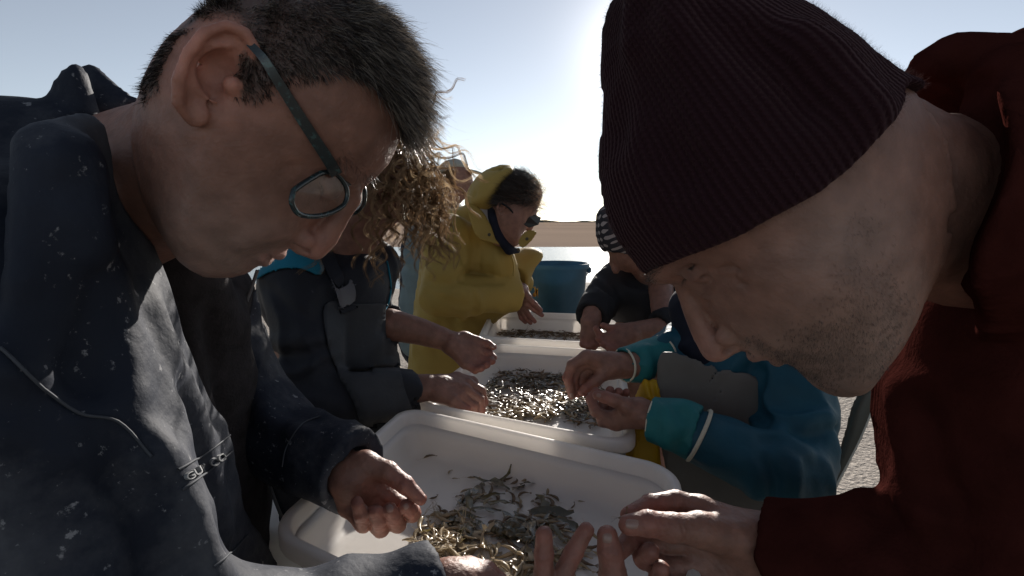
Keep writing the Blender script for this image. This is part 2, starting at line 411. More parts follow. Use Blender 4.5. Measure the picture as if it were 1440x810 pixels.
# ------------------------------------------------------------------ table
wood = mat('table_top', (0.25, 0.24, 0.22), 0.6, 0.4, 0.2, 6)
leg_m = mat('table_leg', (0.2, 0.2, 0.2), 0.4, 0.5, 0.2, 6, metal=0.6)
def box_mesh(name, c, hs, m, parent, R=None, bev=0.004):
    bm = bmesh.new(); bmesh.ops.create_cube(bm, size=2); bmesh.ops.scale(bm, vec=hs, verts=bm.verts)
    bmesh.ops.bevel(bm, geom=bm.edges[:], offset=bev, segments=2, affect='EDGES')
    me = bpy.data.meshes.new(name); bm.to_mesh(me); bm.free()
    V = np.empty(len(me.vertices)*3, f32); me.vertices.foreach_get('co', V); V = V.reshape(-1, 3)
    if R is not None: V = V@np.asarray(R)
    me.vertices.foreach_set('co', (V+np.asarray(c)).ravel().astype(f32)); return link(name, me, m, parent)
def table(loc, hx, hy, label):
    t = thing('trestle_table', (loc[0], loc[1], 0), label, 'table')
    box_mesh('table_top', (loc[0], loc[1], loc[2]-0.0125), (hx, hy, 0.0125), wood, t)
    for sx in (-1, 1):
        for sy in (-1, 1): box_mesh('leg', (loc[0]+sx*(hx-.07), loc[1]+sy*(hy-.07), (loc[2]-.027)/2), (.015, .015, (loc[2]-.027)/2), leg_m, t)
table((0.09, 1.52, 0.748), 0.15, 0.97, 'long low trestle table under the row of white trays')

# ------------------------------------------------------------------ trays
def rr_loop(hx, hy, r, n=10):
    o = []
    for cx, cy, a0 in ((hx-r, hy-r, 0), (-hx+r, hy-r, 90), (-hx+r, -hy+r, 180), (hx-r, -hy+r, 270)):
        for k in range(n+1):
            a = math.radians(a0+90*k/n); o.append((cx+r*math.cos(a), cy+r*math.sin(a)))
    return np.array(o)
TRAYS = []
def tray(FL, FR, NR, NL, zr, dep, label):
    q = [np.array(v, float) for v in (FL, FR, NR, NL)]; W = (np.linalg.norm(q[1]-q[0])+np.linalg.norm(q[2]-q[3]))/2; L = (np.linalg.norm(q[0]-q[3])+np.linalg.norm(q[1]-q[2]))/2
    hx, hy = W/2, L/2
    def mp(xy, z):
        u = (xy[:, 0]/hx+1)/2; v = (xy[:, 1]/hy+1)/2; u = u[:, None]; v = v[:, None]
        p = (1-v)*((1-u)*q[3]+u*q[2])+v*((1-u)*q[0]+u*q[1]); return np.concatenate([p, np.full((len(p), 1), z)], 1)
    prof = [(0.002, -0.022, .045), (0.0, -0.018, .047), (0.0, -0.003, .047), (0.002, 0.0, .046), (0.008, 0.0015, .042), (0.013, 0, .04), (0.015, -0.004, .038),
            (0.020, -dep*.5, .036), (0.028, -dep+.016, .032), (0.033, -dep+.006, .03), (0.042, -dep+.001, .026), (0.06, -dep, .02), (0.11, -dep, .015)]
    outp = [(0.013, -0.022, .04), (0.0155, -0.02, .038), (0.020, -dep*.5, .036), (0.027, -dep+.006, .032), (0.034, -dep-.003, .028), (0.05, -dep-.004, .02)]
    V = []; n = 44
    for ins, z, r in prof: V.append(mp(rr_loop(hx-ins, hy-ins, r), zr+z))
    k1 = len(prof)
    for ins, z, r in outp: V.append(mp(rr_loop(hx-ins-.003, hy-ins-.003, r), zr+z))
    F = []
    def ring(a, b):
        for k in range(n): F.append((a*n+k, a*n+(k+1) % n, b*n+(k+1) % n, b*n+k))
    for a in range(k1-1): ring(a, a+1)
    ring(k1, 0)
    for a in range(k1, k1+len(outp)-1): ring(a+1, a)
    V = np.concatenate(V); c = len(V); V = np.concatenate([V, V[(k1-1)*n:k1*n].mean(0)[None], V[-n:].mean(0)[None]])
    F = [tuple(f) for f in F]
    for k in range(n): F.append(((k1-1)*n+k, (k1-1)*n+(k+1) % n, c)); b = (k1+len(outp)-1)*n; F.append((b+(k+1) % n, b+k, c+1))
    me = bpy.data.meshes.new('fish_tray'); ce = V[c].copy(); ce[2] = zr-dep-.004
    me.from_pydata([tuple(v-ce) for v in V], [], F); me.shade_smooth()
    o = link('fish_tray', me, white_pl); o.location = ce
    tag(o, label, 'tray', 'white plastic sorting trays on the table'); TRAYS.append((mp, hx, hy, zr-dep)); return o
tray((-.205, .945), (.238, .70), (.15, .285), (-.285, .545), .85, .072, 'nearest white tray, under the grey haired man\'s cupped hand')
tray((-.06, 1.47), (.305, 1.385), (.20, .775), (-.20, .975), .846, .07, 'middle white tray covered in brown shrimps and weed')
tray((-.085, 2.0), (.30, 1.935), (.297, 1.44), (-.105, 1.54), .85, .072, 'farthest white tray, in front of the blue bucket')

# ------------------------------------------------------------------ bucket

blue_m = mat('blue_bucket', (0.05, 0.13, 0.20), 0.45, 0.3, 0.25, 8, transl=.35, spots=[((0.12, 0.14, 0.16), 40, 0.66, .06, .4)])
def lathe(name, prof, c, m, parent, n=48, tilt=None):
    V = []; F = []
    for r, z in prof:
        for k in range(n): a = k/n*2*math.pi; V.append((r*math.cos(a), r*math.sin(a), z))
    for i in range(len(prof)-1):
        for k in range(n): F.append((i*n+k, i*n+(k+1) % n, (i+1)*n+(k+1) % n, (i+1)*n+k))
    V = np.array(V)
    if tilt is not None: V = V@np.asarray(tilt).T
    return link(name, mesh_np(name, V+np.asarray(c), np.array(F)), m, parent)
bc = P(783, 440, 2.33); bz = 0.7485
bk = thing('bucket', (bc[0], bc[1], bz), 'dark blue plastic bucket standing behind the farthest tray', 'bucket')
lathe('pail', [(0.0, .004), (.108, .004), (.113, 0), (.115, .004), (.135, .24), (.143, .243), (.145, .25), (.145, .262), (.142, .267), (.138, .266), (.136, .258), (.131, .24), (.111, .012), (0, .01)], (bc[0], bc[1], bz), blue_m, bk)
lathe('contents', [(0, .013), (.108, .013), (.120, .115), (0, .118)], (bc[0], bc[1], bz), mat('dark_catch', (.03, .03, .03), .3, .5, .5, 60, bump=.004, bs=60), bk)
hp = [np.array([bc[0]+.149*math.cos(a), bc[1]+.02+.14*math.sin(a)*1.02, bz+.238-.115*math.sin(a)]) for a in np.linspace(0, math.pi, 24)]
tube_obj('handle', hp, 0.003, metal_m, bk)
for sx in (-1, 1): box_mesh('handle_lug', (bc[0]+sx*.143, bc[1]-.01, bz+.235), (.009, .014, .014), blue_m, bk)

# ------------------------------------------------------------------ shrimps and weed in the trays
shr_m = mat('shrimp_brown', (0.20, 0.13, 0.07), 0.35, 0.5, 0.5, 60, transl=0.25, coat=.25)
shr_p = mat('shrimp_pale', (0.46, 0.36, 0.22), 0.3, 0.5, 0.4, 60, transl=0.35, coat=.35)
weed_m = mat('seaweed_dark', (0.060, 0.05, 0.022), 0.25, 0.6, 0.4, 60, coat=.5)
def shrimp_geo(L=0.05, curl=0.9, seed=0):
    r = np.random.default_rng(seed); n = 11; a = np.linspace(0, 1, n); th = curl*(a**1.6)
    x = np.cumsum(np.cos(th))*L/n; y = np.cumsum(np.sin(th))*L/n; rad = L*0.085*np.array([.15, .55, .85, 1, 1, .93, .82, .7, .55, .4, .22])*(1+0.08*(np.arange(n) % 2))
    pts = np.stack([x-x.mean(), y-y.mean(), rad*.8], 1); V, F = tube(pts, rad, 6); V[:, 2] = np.maximum(V[:, 2]*.8, .0003)
    parts = [(V, F)]
    e = pts[-1]; t = nrm(pts[-1]-pts[-2])
    for sgn in (-1, 0, 1):     # tail fan
        q = np.array([t[0]*math.cos(sgn*.5)-t[1]*math.sin(sgn*.5), t[0]*math.sin(sgn*.5)+t[1]*math.cos(sgn*.5), 0]); s_ = np.cross(q, [0, 0, 1])*L*.03
        parts.append((np.array([e-s_*.4, e+s_*.4, e+q*L*.16+s_, e+q*L*.16-s_]), np.array([[0, 1, 2, 3]])))
    h = pts[0]; t0 = nrm(pts[0]-pts[1])
    for k in range(3):         # feelers
        an = r.uniform(-.5, .5); q = np.array([t0[0]*math.cos(an)-t0[1]*math.sin(an), t0[0]*math.sin(an)+t0[1]*math.cos(an), .1])
        q2 = h+q*L*.25+np.array([0, 0, .001]); q3 = q2+q*L*.3+np.array([q[1], -q[0], 0])*L*.12*r.uniform(-1, 1)
        for u, v in ((h, q2), (q2, q3)): s_ = np.array([-q[1], q[0], 0])*L*.006; parts.append((np.array([u-s_, u+s_, v+s_, v-s_]), np.array([[0, 1, 2, 3]])))
    for k in range(5):         # legs
        b = pts[2+k]; nn = np.array([math.sin(th[2+k]), -math.cos(th[2+k]), 0]); e2 = b+nn*L*.13+np.array([-.2*L*.2, 0, -b[2]+.0006]); s_ = np.array([L*.008, 0, 0])
        parts.append((np.array([b-s_, b+s_, e2+s_*.5, e2-s_*.5]), np.array([[0, 1, 2, 3]])))
    return join(parts)
SG = [shrimp_geo(0.05, c, i) for i, c in enumerate((0.2, 0.8, 1.7, -0.5, 1.2, -1.3))]
def leaf_geo(seed):
    r = np.random.default_rng(seed); n = 8; a = np.linspace(0, 1, n); w = .0055*np.sin(math.pi*(.08+.84*a))*(1+.35*r.normal(size=n)); y = .006*np.sin(a*3+r.uniform(0, 3)); z = .001+.004*np.abs(np.sin(a*4+r.uniform(0, 3)))
    x = (a-.5)*.045; V = np.stack([np.concatenate([x, x, x]), np.concatenate([y-w, y, y+w]), np.concatenate([z+.002*r.random(n), z, z+.002*r.random(n)])], 1)
    F = [(i, i+1, n+i+1, n+i) for i in range(n-1)]+[(n+i, n+i+1, 2*n+i+1, 2*n+i) for i in range(n-1)]; return V, np.array(F)
LG = [leaf_geo(k) for k in range(5)]; olive_m = mat('weed_olive', (.13, .10, .035), .25, .6, .5, 90, transl=.35, coat=.6)
LM_ = [mesh_np('weed_scrap', *g) for g in LG]; [m_.materials.append(olive_m if k % 2 else weed_m) for k, m_ in enumerate(LM_)]
for px, py in [(650, 703), (662, 712), (672, 690), (690, 684), (708, 676), (700, 712), (684, 722), (730, 690), (745, 682), (765, 712), (776, 722), (660, 725), (640, 740), (622, 745), (700, 750), (716, 758), (735, 742), (760, 735), (785, 752), (800, 742), (690, 702), (676, 740), (750, 770), (770, 790), (720, 728), (655, 752), (740, 668), (812, 760)]:
    p = atz(px, py, TRAYS[0][3]+.003); o = bpy.data.objects.new('weed_scrap', LM_[RNG.integers(5)]); C.objects.link(o); o.location = p; o.rotation_euler = (RNG.normal(0, .3), RNG.normal(0, .3), RNG.uniform(0, 6.28)); o.scale = (RNG.uniform(.8, 1.5),)*3
    tag(o, 'small olive brown scrap of weed lying in the nearest white tray', 'seaweed', 'weed scraps scattered in the nearest tray')
SM = [mesh_np('shrimp', *g) for g in SG]; [fix(m_) for m_ in SM]
for k, m_ in enumerate(SM): m_.materials.append(shr_m if k % 3 else shr_p)
nshr = 0
def put_shrimp(px, py, L, ang, z, k=None):
    global nshr
    p = atz(px, py, z); o = bpy.data.objects.new('shrimp', SM[k if k is not None else RNG.integers(6)]); C.objects.link(o)
    o.location = p; o.rotation_euler = (RNG.uniform(-.3, .3), RNG.uniform(-.2, .2), ang); o.scale = (L/.05,)*3; nshr += 1
    tag(o, 'small brown shrimp lying in the nearest white tray', 'shrimp', 'brown shrimps scattered in the nearest tray'); return o
zf1 = TRAYS[0][3]+.001
for (px, py, L, a) in [(604, 642, .032, .9), (632, 664, .018, 1.6), (640, 673, .012, 0), (665, 672, .022, .2), (826, 668, .022, 1.5), (784, 686, .014, 1.3), (817, 705, .014, .2), (750, 672, .03, .5), (742, 676, .035, .7),
        (700, 680, .03, 0), (712, 674, .03, -.2), (724, 678, .034, .2), (690, 690, .03, 1), (698, 700, .033, 1.4), (656, 690, .03, .7), (664, 697, .03, .4), (672, 700, .034, .8), (660, 710, .035, .3), (668, 716, .03, 1.2),
        (650, 700, .03, 1), (678, 692, .032, .9), (684, 706, .03, 1.3), (735, 695, .033, 1.1), (732, 705, .03, 1.4), (720, 700, .03, .8), (770, 690, .03, 1.2), (774, 706, .035, 1.5), (768, 716, .03, .9), (778, 700, .03, 1.9),
        (640, 720, .028, -.4), (618, 716, .026, -.5), (626, 722, .03, -.6), (632, 728, .03, -.7), (656, 735, .03, -.5), (664, 742, .026, -.9), (700, 735, .03, .6), (715, 730, .03, 1.2), (735, 728, .03, .5), (745, 740, .03, 1.1), (752, 756, .03, 1.4),
        (775, 732, .04, -.6), (783, 740, .04, -.7), (790, 745, .04, -.4), (768, 728, .04, -.2), (798, 756, .035, -.8), (803, 770, .035, -1), (812, 778, .035, -.6), (820, 790, .035, -.9), (830, 770, .03, -.3), (700, 752, .03, .2), (690, 745, .03, -.4),
        (676, 752, .03, .4), (762, 775, .03, 1), (748, 790, .03, .3), (735, 800, .03, 1.2), (720, 765, .03, -1), (755, 700, .02, .9), (610, 700, .02, .3), (588, 752, .02, .5), (640, 745, .032, .2), (846, 800, .03, .2)]:
    for rep in range(2 if 700 < px < 830 and 700 < py else 1):
        put_shrimp(px+rep*RNG.uniform(-14, 14), py+rep*RNG.uniform(-8, 8), L*RNG.uniform(.75, 1.1), a+RNG.uniform(-.3, .3), zf1+RNG.uniform(0, .004))
def pile(name, zf, centers, n, label, cat, m, Ls, keep=None, grp=None):
    parts = []
    cum = np.array([c[4] for c in centers], float); cum /= cum.sum()
    for i in range(n):
        c = centers[RNG.choice(len(centers), p=cum)]; px = c[0]+RNG.normal()*c[2]; py = c[1]+RNG.normal()*c[3]
        if keep is not None and not keep(px, py): continue
        p = atz(px, py, zf); V, F = SG[RNG.integers(6)] if RNG.random() < (.35 if m is weed_m else .8) else LG[RNG.integers(5)]; s = RNG.uniform(*Ls)/.05; a = RNG.uniform(0, 6.28); ca, sa = math.cos(a), math.sin(a); tl = RNG.normal(0, .25, 2)
        X = V*s; X = np.stack([X[:, 0]*ca-X[:, 1]*sa, X[:, 0]*sa+X[:, 1]*ca, X[:, 2]+np.abs(X[:, 0])*tl[0]+abs(tl[1])*.012], 1); parts.append((X+p, F))
    V, F = join(parts); me = mesh_np(name, V, F); fix(me); o = link(name, me, m); tag(o, label, cat, grp, 'stuff'); return o
zf2 = TRAYS[1][3]+.002; zf3 = TRAYS[2][3]+.002
def in_tray(ti, zf):
    mp, hx, hy, _ = TRAYS[ti]; lp = rr_loop(hx-.045, hy-.045, .03); q = mp(lp, zf)[:, :2]
    def k(px, py):
        p = atz(px, py, zf); return polydist(q, np.array([p[0]]), np.array([p[1]]))[0] < 0
    return k
pile('shrimp_pile', zf1, [(640, 768, 22, 18, 3), (600, 765, 10, 10, 1), (750, 792, 30, 14, 2)], 150, 'heap of wet pale shrimps glinting at the bottom edge of the nearest tray', 'shrimps', shr_p, (.03, .045), in_tray(0, zf1))
pile('shrimp_mass', zf2, [(735, 530, 50, 13, 3), (700, 560, 34, 16, 2), (790, 540, 50, 16, 3), (740, 570, 55, 12, 2), (655, 527, 16, 6, 1), (830, 580, 24, 10, 1)], 560, 'dark brown mass of shrimps and weed in the middle tray', 'shrimps', shr_m, (.025, .045), in_tray(1, zf2))
pile('weed_shreds', zf2+.003, [(770, 535, 50, 10, 3), (700, 545, 30, 10, 2), (810, 575, 25, 8, 2)], 170, 'dark weed shreds among the shrimps of the middle tray', 'seaweed', weed_m, (.02, .045), in_tray(1, zf2))
pile('pale_shrimps', zf2+.004, [(760, 575, 28, 7, 3), (800, 562, 14, 8, 2), (735, 583, 22, 4, 1)], 150, 'pale shrimps glinting in sunlight near the front of the middle tray', 'shrimps', shr_p, (.03, .045), in_tray(1, zf2))
pile('shrimp_mass', zf3, [(760, 466, 40, 4, 3), (800, 468, 25, 5, 2), (720, 470, 25, 5, 1)], 420, 'thin scatter of dark shrimps in the farthest tray', 'shrimps', shr_m, (.025, .045), in_tray(2, zf3))
def blob(name, px, py, z, r, label, cat, m, seed):
    c = atz(px, py, z); f = Fd(); rr = np.random.default_rng(seed)
    for k in range(7): f.ell(c+rr.normal(0, r*.45, 3)*[1, 1, .3], (r*rr.uniform(.3, .6), r*rr.uniform(.3, .6), r*rr.uniform(.2, .35)), None, .003)
    f.disp.append(lambda p: .0012*noise(p*300, 3)); o = solid(name, f, c-r*1.6, c+r*1.6, .0012, m); return tag(o, label, cat)
blob('weed_clump', 722, 745, zf1+.008, .02, 'dark wet knot of seaweed in the middle of the nearest tray', 'seaweed', weed_m, 3)
blob('weed_clump', 705, 742, zf1+.004, .012, 'smaller dark seaweed knot left of the big one in the nearest tray', 'seaweed', weed_m, 5)

# ================================================================== PEOPLE
def hand_field(wr, fingers, palm, kf=0.0015, kp=0.006):
    """wr: list of (px,py,Y,r) forearm/wrist chain; fingers: list of [(px,py,Y,r)..]; palm: list of chains"""
    f = Fd(); fg = Fd(); pm = Fd()
    for ch in fingers: fg.chain([P(*q[:3]) for q in ch], [q[3] for q in ch], kf)
    for ch in fingers:      # slight knuckle swellings
        for q in ch[1:-1]: fg.ell(P(*q[:3]), (q[3]*1.07,)*3, None, .002)
    for ch in [wr]+palm: pm.chain([P(*q[:3]) for q in ch], [q[3] for q in ch], 0.008)
    f.add(pm, 0); f.add(fg, kp)
    js = []
    for ch in fingers:
        q = [P(*c[:3]) for c in ch]
        for i in range(1, len(q)-1): js.append((q[i], nrm(q[i+1]-q[i-1]), ch[i][3]))
    def crease(p):
        o = np.zeros(len(p))
        for c, a, r in js:
            d = p-c; u = d@a; w_ = np.exp(-(u/(r*.55))**2)*((d**2).sum(1) < (r*2.2)**2); o += w_*(.00035*np.sin(u*6.283/.0023)-.00015)
        return o
    if wr[0][2] < .7: f.disp.append(crease)
    f.disp.append(lambda p: .0004*noise(p*260, 2)+.0003*noise(p*700, 6)); return f
def hand_bounds(*chs):
    a = np.array([np.concatenate([P(*q[:3]), [q[3]]]) for ch in chs for q in ch]); return (a[:, :3]-a[:, 3:]).min(0)-.008, (a[:, :3]+a[:, 3:]).max(0)+.008
def hand_mesh(wr, fingers, palm, h, kf=.0015, kp=.006, cup=None, base=SK):
    f = hand_field(wr, fingers, palm, kf, kp)
    if cup: f.sub(lambda p: ell(p, P(*cup[:3]), (cup[3], cup[3], cup[4])), .006)
    lo, hi = hand_bounds(wr, *fingers, *palm); V, F = polygonize(f, lo, hi, h)
    t = np.tile(base, (len(V), 1)); red = np.zeros(len(V))
    for ch in fingers:
        for q in (ch[-1], ch[-2]): red = np.maximum(red, np.exp(-((V-P(*q[:3]))**2).sum(1)/(2*(q[3]*1.3)**2)))
    t = t*(1+red[:, None]*np.array([.18, -.08, -.06])); t *= (1+.10*noise(V*60, 4))[:, None]
    return (V, F, t), f
def nail(f, px, py, ang, L, W_, parent, m=None):
    """fingernail laid on the finger surface; L, W in photo pixels"""
    a = math.radians(ang); ca, sa = math.cos(a), math.sin(a); pts = [(0, 0)]; n = 14
    for r in (.5, .85, 1.0):
        for k in range(n):
            t = k/n*2*math.pi; c, s_ = math.cos(t), math.sin(t); e = 2/3.2
            pts.append((r*abs(c)**e*np.sign(c)*L/2, r*abs(s_)**e*np.sign(s_)*W_/2))
    q = np.array(pts); x = px+q[:, 0]*ca-q[:, 1]*sa; y = py+q[:, 0]*sa+q[:, 1]*ca
    p = trace(f, x, y); c = p[0]; ok = np.linalg.norm(p-c, axis=1) < .03
    if not ok.all(): return
    g = grad(f, p); rr_ = np.concatenate([[0], np.full(n, .5), np.full(n, .85), np.full(n, 1.0)]); V = p+g*(.0007*(1-rr_**6)-.0002)[:, None]
    F = [(0, 1+k, 1+(k+1) % n, 1+(k+1) % n) for k in range(n)]
    for b in (1, 1+n): F += [(b+k, b+n+k, b+n+(k+1) % n, b+(k+1) % n) for k in range(n)]
    me = bpy.data.meshes.new('fingernail'); me.from_pydata([tuple(v) for v in V], [], [tuple(dict.fromkeys(f_)) for f_ in F]); me.shade_smooth()
    return link('fingernail', me, nail_m, parent)
nail_m = mat('nail', (0.24, 0.145, 0.115), 0.3, 0.6, 0.1, 60)
def body_obj(parts, parent, m=None):
    V, F = join([(p[0], p[1]) for p in parts]); t = np.concatenate([p[2] for p in parts])
    me = mesh_np('body', V, F); set_tint(me, t); return link('body', me, m or skin_m, parent)
def core(chains, h=.009):
    f = Fd()
    for ch in chains: f.chain([c[0] for c in ch], [c[1] for c in ch], .02)
    pts = np.array([c[0] for ch in chains for c in ch]); r = max(c[1] for ch in chains for c in ch)+.01
    V, F = polygonize(f, pts.min(0)-r, pts.max(0)+r, h, newton=0); return V, F, np.tile(SK, (len(V), 1))
A = np.array

class Head:
    def __init__(s, O, N, poly, W, R, feats=(), step=.0018, power=2.0):
        s.pf = Puff(poly, O, N, W, R, step=step, feats=feats, blr=2.2, power=power); s.N = s.pf.N; s.f = Fd(); s.f.add(s.pf, 0)
        s.O = s.pf.O; s.e1, s.e2 = s.pf.e1, s.pf.e2
    def Q(s, px, py, z=0.0, at=None):
        """point seen at pixel (px,py) lying z metres from the mid plane towards the camera; at: depth used for the pixel ray"""
        a = z if at is None else at
        uv = s.pf.uv([(px, py)], a)[0]; return s.O+s.e1*uv[0]+s.e2*uv[1]+s.N*z
    def both(s, px, py, z):
        uv = s.pf.uv([(px, py)], z)[0]; b = s.O+s.e1*uv[0]+s.e2*uv[1]; return [b+s.N*z, b-s.N*z]
    def frame(s, ang=0):
        a = math.radians(ang); u = s.e1*math.cos(a)-s.e2*math.sin(a); v = s.e1*math.sin(a)+s.e2*math.cos(a)   # ang measured in picture, clockwise
        return np.stack([u, v, s.N])
    def ell2(s, px, py, z, r, ang=0, k=.004, sub=False):
        for q in s.both(px, py, z):
            fn = (lambda q_: (lambda p: ell(p, q_, r, s.frame(ang))))(q)
            (s.f.sub if sub else s.f.add)(fn, k)
    def cone2(s, pts, rad, k=.004, sub=False):
        a = [s.both(*q) for q in pts]
        for side in (0, 1):
            ch = Fd().chain([x[side] for x in a], rad, 0) if False else None
            g = Fd(); g.chain([x[side] for x in a], rad, 0)
            (s.f.sub if sub else s.f.add)(g, k)

# ------------------------------------------------------------------ 1. grey haired man with glasses (left)
t = thing('person', (-.46, .5, 0), 'grey haired man with glasses in a worn navy oilskin jacket, bending over the nearest tray', 'person')
hd = Head(P(430, 190, .405), (.14, -.99, -.03),
  [(214, 130), (222, 108), (250, 62), (288, 26), (330, 4), (390, -14), (450, -18), (510, 2), (550, 38), (574, 85), (580, 130), (574, 170), (560, 200), (550, 222), (538, 240), (520, 256), (503, 270), (490, 284), (470, 292),
   (447, 315), (425, 338), (412, 345), (396, 352), (378, 360), (368, 366), (360, 374), (350, 382), (332, 389), (311, 391), (288, 387), (262, 366), (240, 330), (232, 290), (222, 230), (212, 170)], .076, .082,
  feats=[(520, 215, 14, 9, -40, 0.5), (420, 200, 12, 22, 30, -3), (330, 270, 22, 18, 0, -3.5), (448, 275, 16, 16, 0, -9), (360, 340, 9, 9, 0, 2.0), (290, 330, 18, 10, -30, 2)])
f = hd.f; Q = hd.Q
# nose: bridge, tip, wings
f.chain([Q(497, 278), Q(478, 305), Q(457, 335), Q(444, 349)], [.0065, .0075, .0095, .0095], .007)
f.chain([Q(430, 335), Q(424, 345)], [.010, .0075], .006)
hd.ell2(427, 336, .0125, (.0085, .0065, .006), 40, .004)
hd.ell2(429, 349, .0075, (.0042, .0028, .003), 40, .002, sub=True)
# eye sockets, balls, lids
hd.ell2(468, 262, .030, (.013, .010, .010), 40, .008, sub=True)
hd.ell2(460, 262, .027, (.0105, .0105, .0105), 0, .004)
hd.cone2([(500, 238, .014), (478, 226, .030), (456, 212, .040)], [.0055, .005, .003], .012)
hd.cone2([(462, 276, .018), (447, 268, .032), (440, 258, .042)], [.0012, .0014, .001], .002, sub=True)
hd.cone2([(478, 254, .02), (462, 240, .034), (448, 232, .044)], [.001, .0013, .001], .002, sub=True)
# lips
g = [Q(392, 357), *[q for q in hd.both(382, 353, .012)], *[q for q in hd.both(366, 346, .022)]]
f.chain([g[3], g[1], g[0], g[2], g[4]], [.002, .0045, .0052, .0045, .002], .003)
g2 = [Q(372, 366), *hd.both(368, 361, .012), *hd.both(360, 349, .021)]
f.chain([g2[3], g2[1], g2[0], g2[2], g2[4]], [.002, .0045, .0052, .0045, .002], .003)
gm = [Q(384, 366), *hd.both(376, 358, .014), *hd.both(357, 341, .025)]
fs = Fd().chain([gm[3], gm[1], gm[0], gm[2], gm[4]], [.001, .0011, .0012, .0011, .001], 0); f.sub(fs, .0025)
# folds from nose to mouth corner, jowl line, crow lines
hd.cone2([(412, 318, .020), (390, 318, .029), (366, 328, .033), (350, 345, .032)], [.0008, .0013, .0011, .0003], .006, sub=True)
hd.cone2([(400, 322, .028), (372, 322, .038), (345, 335, .040)], [.004, .006, .004], .012)
for ln_ in ([(432, 236, .050), (415, 232, .056), (395, 240, .060)], [(434, 248, .050), (414, 252, .057), (396, 262, .060)], [(520, 236, .012), (500, 214, .034), (480, 198, .048)], [(530, 222, .012), (512, 200, .034), (492, 184, .048)]):
    hd.cone2(ln_, [.0008, .0011, .0008], .004, sub=True)
hd.cone2([(446, 330, .018), (436, 322, .021), (424, 324, .020)], [.0008, .0012, .0010], .002, sub=True)
# neck and folds of skin under the jaw
nk = [P(290, 235, .42), P(205, 262, .44), P(120, 300, .47)]
f.chain(nk, [.058, .062, .068], .022)
for px0, px1, yy in ((262, 268, 0), (247, 250, 0), (235, 236, 0)):
    pass
# ear: shell with helix, antihelix, lobe and hollow
def ear(hd, pts, z0, lift, bowl, lobe, hx, k=.002, rim=.0034):
    f = hd.f; out = []
    for side in (1, -1):
        def E(px, py, dz):
            uv = hd.pf.uv([(px, py)], z0+dz)[0]; return hd.O+hd.e1*uv[0]+hd.e2*uv[1]+hd.N*(z0+dz)*side
        ch = [E(a, b, c) for a, b, c in pts]; f.chain(ch, [rim*.7]+[rim]*(len(ch)-2)+[rim*.7], k)
        cen = E(bowl[0], bowl[1], -.004)
        for i in range(0, len(ch)-1):
            for u in (0, .33, .66): f.cone(cen, (ch[i]*(1-u)+ch[i+1]*u)*.9+cen*.1-hd.N*side*.003, .0070, .0026, .0015)
        f.chain([E(*q) for q in hx], [.0024]*len(hx), .002)
        f.ell(E(*lobe[:3]), (lobe[3], lobe[3]*1.1, .0045), hd.frame(20), .004)
        f.sub(lambda p, c=E(bowl[0], bowl[1], bowl[2]), r=bowl[3]: ell(p, c, (r, r*1.25, r*.85), hd.frame(20)), .003)
ear(hd, [(352, 98, .000), (360, 70, .004), (345, 46, .008), (318, 36, .013), (288, 46, .018), (264, 76, .021), (251, 112, .021), (250, 145, .018), (262, 165, .012)], .072, 0,
    (308, 104, .008, .0115), (276, 160, .007, .0075), [(330, 62, .006), (300, 66, .012), (282, 92, .013), (280, 125, .010), (300, 142, .006)])
hd.f.ell(Q(330, 122, .074), (.006, .008, .006), None, .003)
f.disp.append(lambda p: .00045*noise(p*110, 3)+.00022*noise(p*420, 5))
lo = A([-.44, .29, 1.10]); hi = A([-.06, .56, 1.50])
Vh, Fh = polygonize(f, lo, hi, .0021)
# skin colours
def tint_head(V, hd, base, marks):
    t = np.tile(base, (len(V), 1)); q = V-hd.O; st = np.stack([q@hd.e1, q@hd.e2], 1); zz = np.abs(q@hd.N)
    for (px, py, z, r, col, amt) in marks:
        uv = hd.pf.uv([(px, py)], z)[0]; w_ = amt*np.exp(-(((st-uv)**2).sum(1)+(zz-z)**2*.5)/(2*r*r))
        t = t*(1-w_[:, None])+np.asarray(col)*w_[:, None]
    return t*(1+.10*noise(V*45, 7)+.06*noise(V*160, 9))[:, None]
LIP = (.36, .15, .13)
tint = tint_head(Vh, hd, SK, [(386, 357, .008, .006, LIP, .7), (370, 362, .008, .006, LIP, .7), (445, 345, .003, .012, (.45, .2, .15), .6), (300, 80, .085, .025, (.50, .22, .16), .7), (330, 365, .03, .03, (.27, .19, .16), .55), (290, 350, .05, .03, (.27, .19, .16), .4), (452, 250, .035, .008, (.26, .13, .10), .6)])
stH = np.stack([(Vh-hd.O)@hd.e1, (Vh-hd.O)@hd.e2], 1); zH = np.abs((Vh-hd.O)@hd.N)
HP = [(205, 150), (196, 120), (235, 50), (300, -30), (420, -60), (540, -30), (610, 60), (612, 150), (574, 215), (560, 196), (548, 152), (520, 120), (480, 118), (440, 128), (405, 140), (384, 158), (352, 152), (346, 130), (358, 100), (366, 70), (340, 38), (300, 30), (262, 60), (248, 95), (244, 130), (226, 140)]
uvz = hd.pf.uv(HP, .045); hair_in = lambda V: polydist(uvz, (V-hd.O)@hd.e1, (V-hd.O)@hd.e2)
dh = hair_in(Vh); earz = (zH > .0765)
msk = np.clip(-dh/.006, 0, 1)*(~earz)
tint = tint*(1-.8*msk[:, None])+np.array([.05, .04, .035])*.8*msk[:, None]
parts = [(Vh, Fh, tint)]
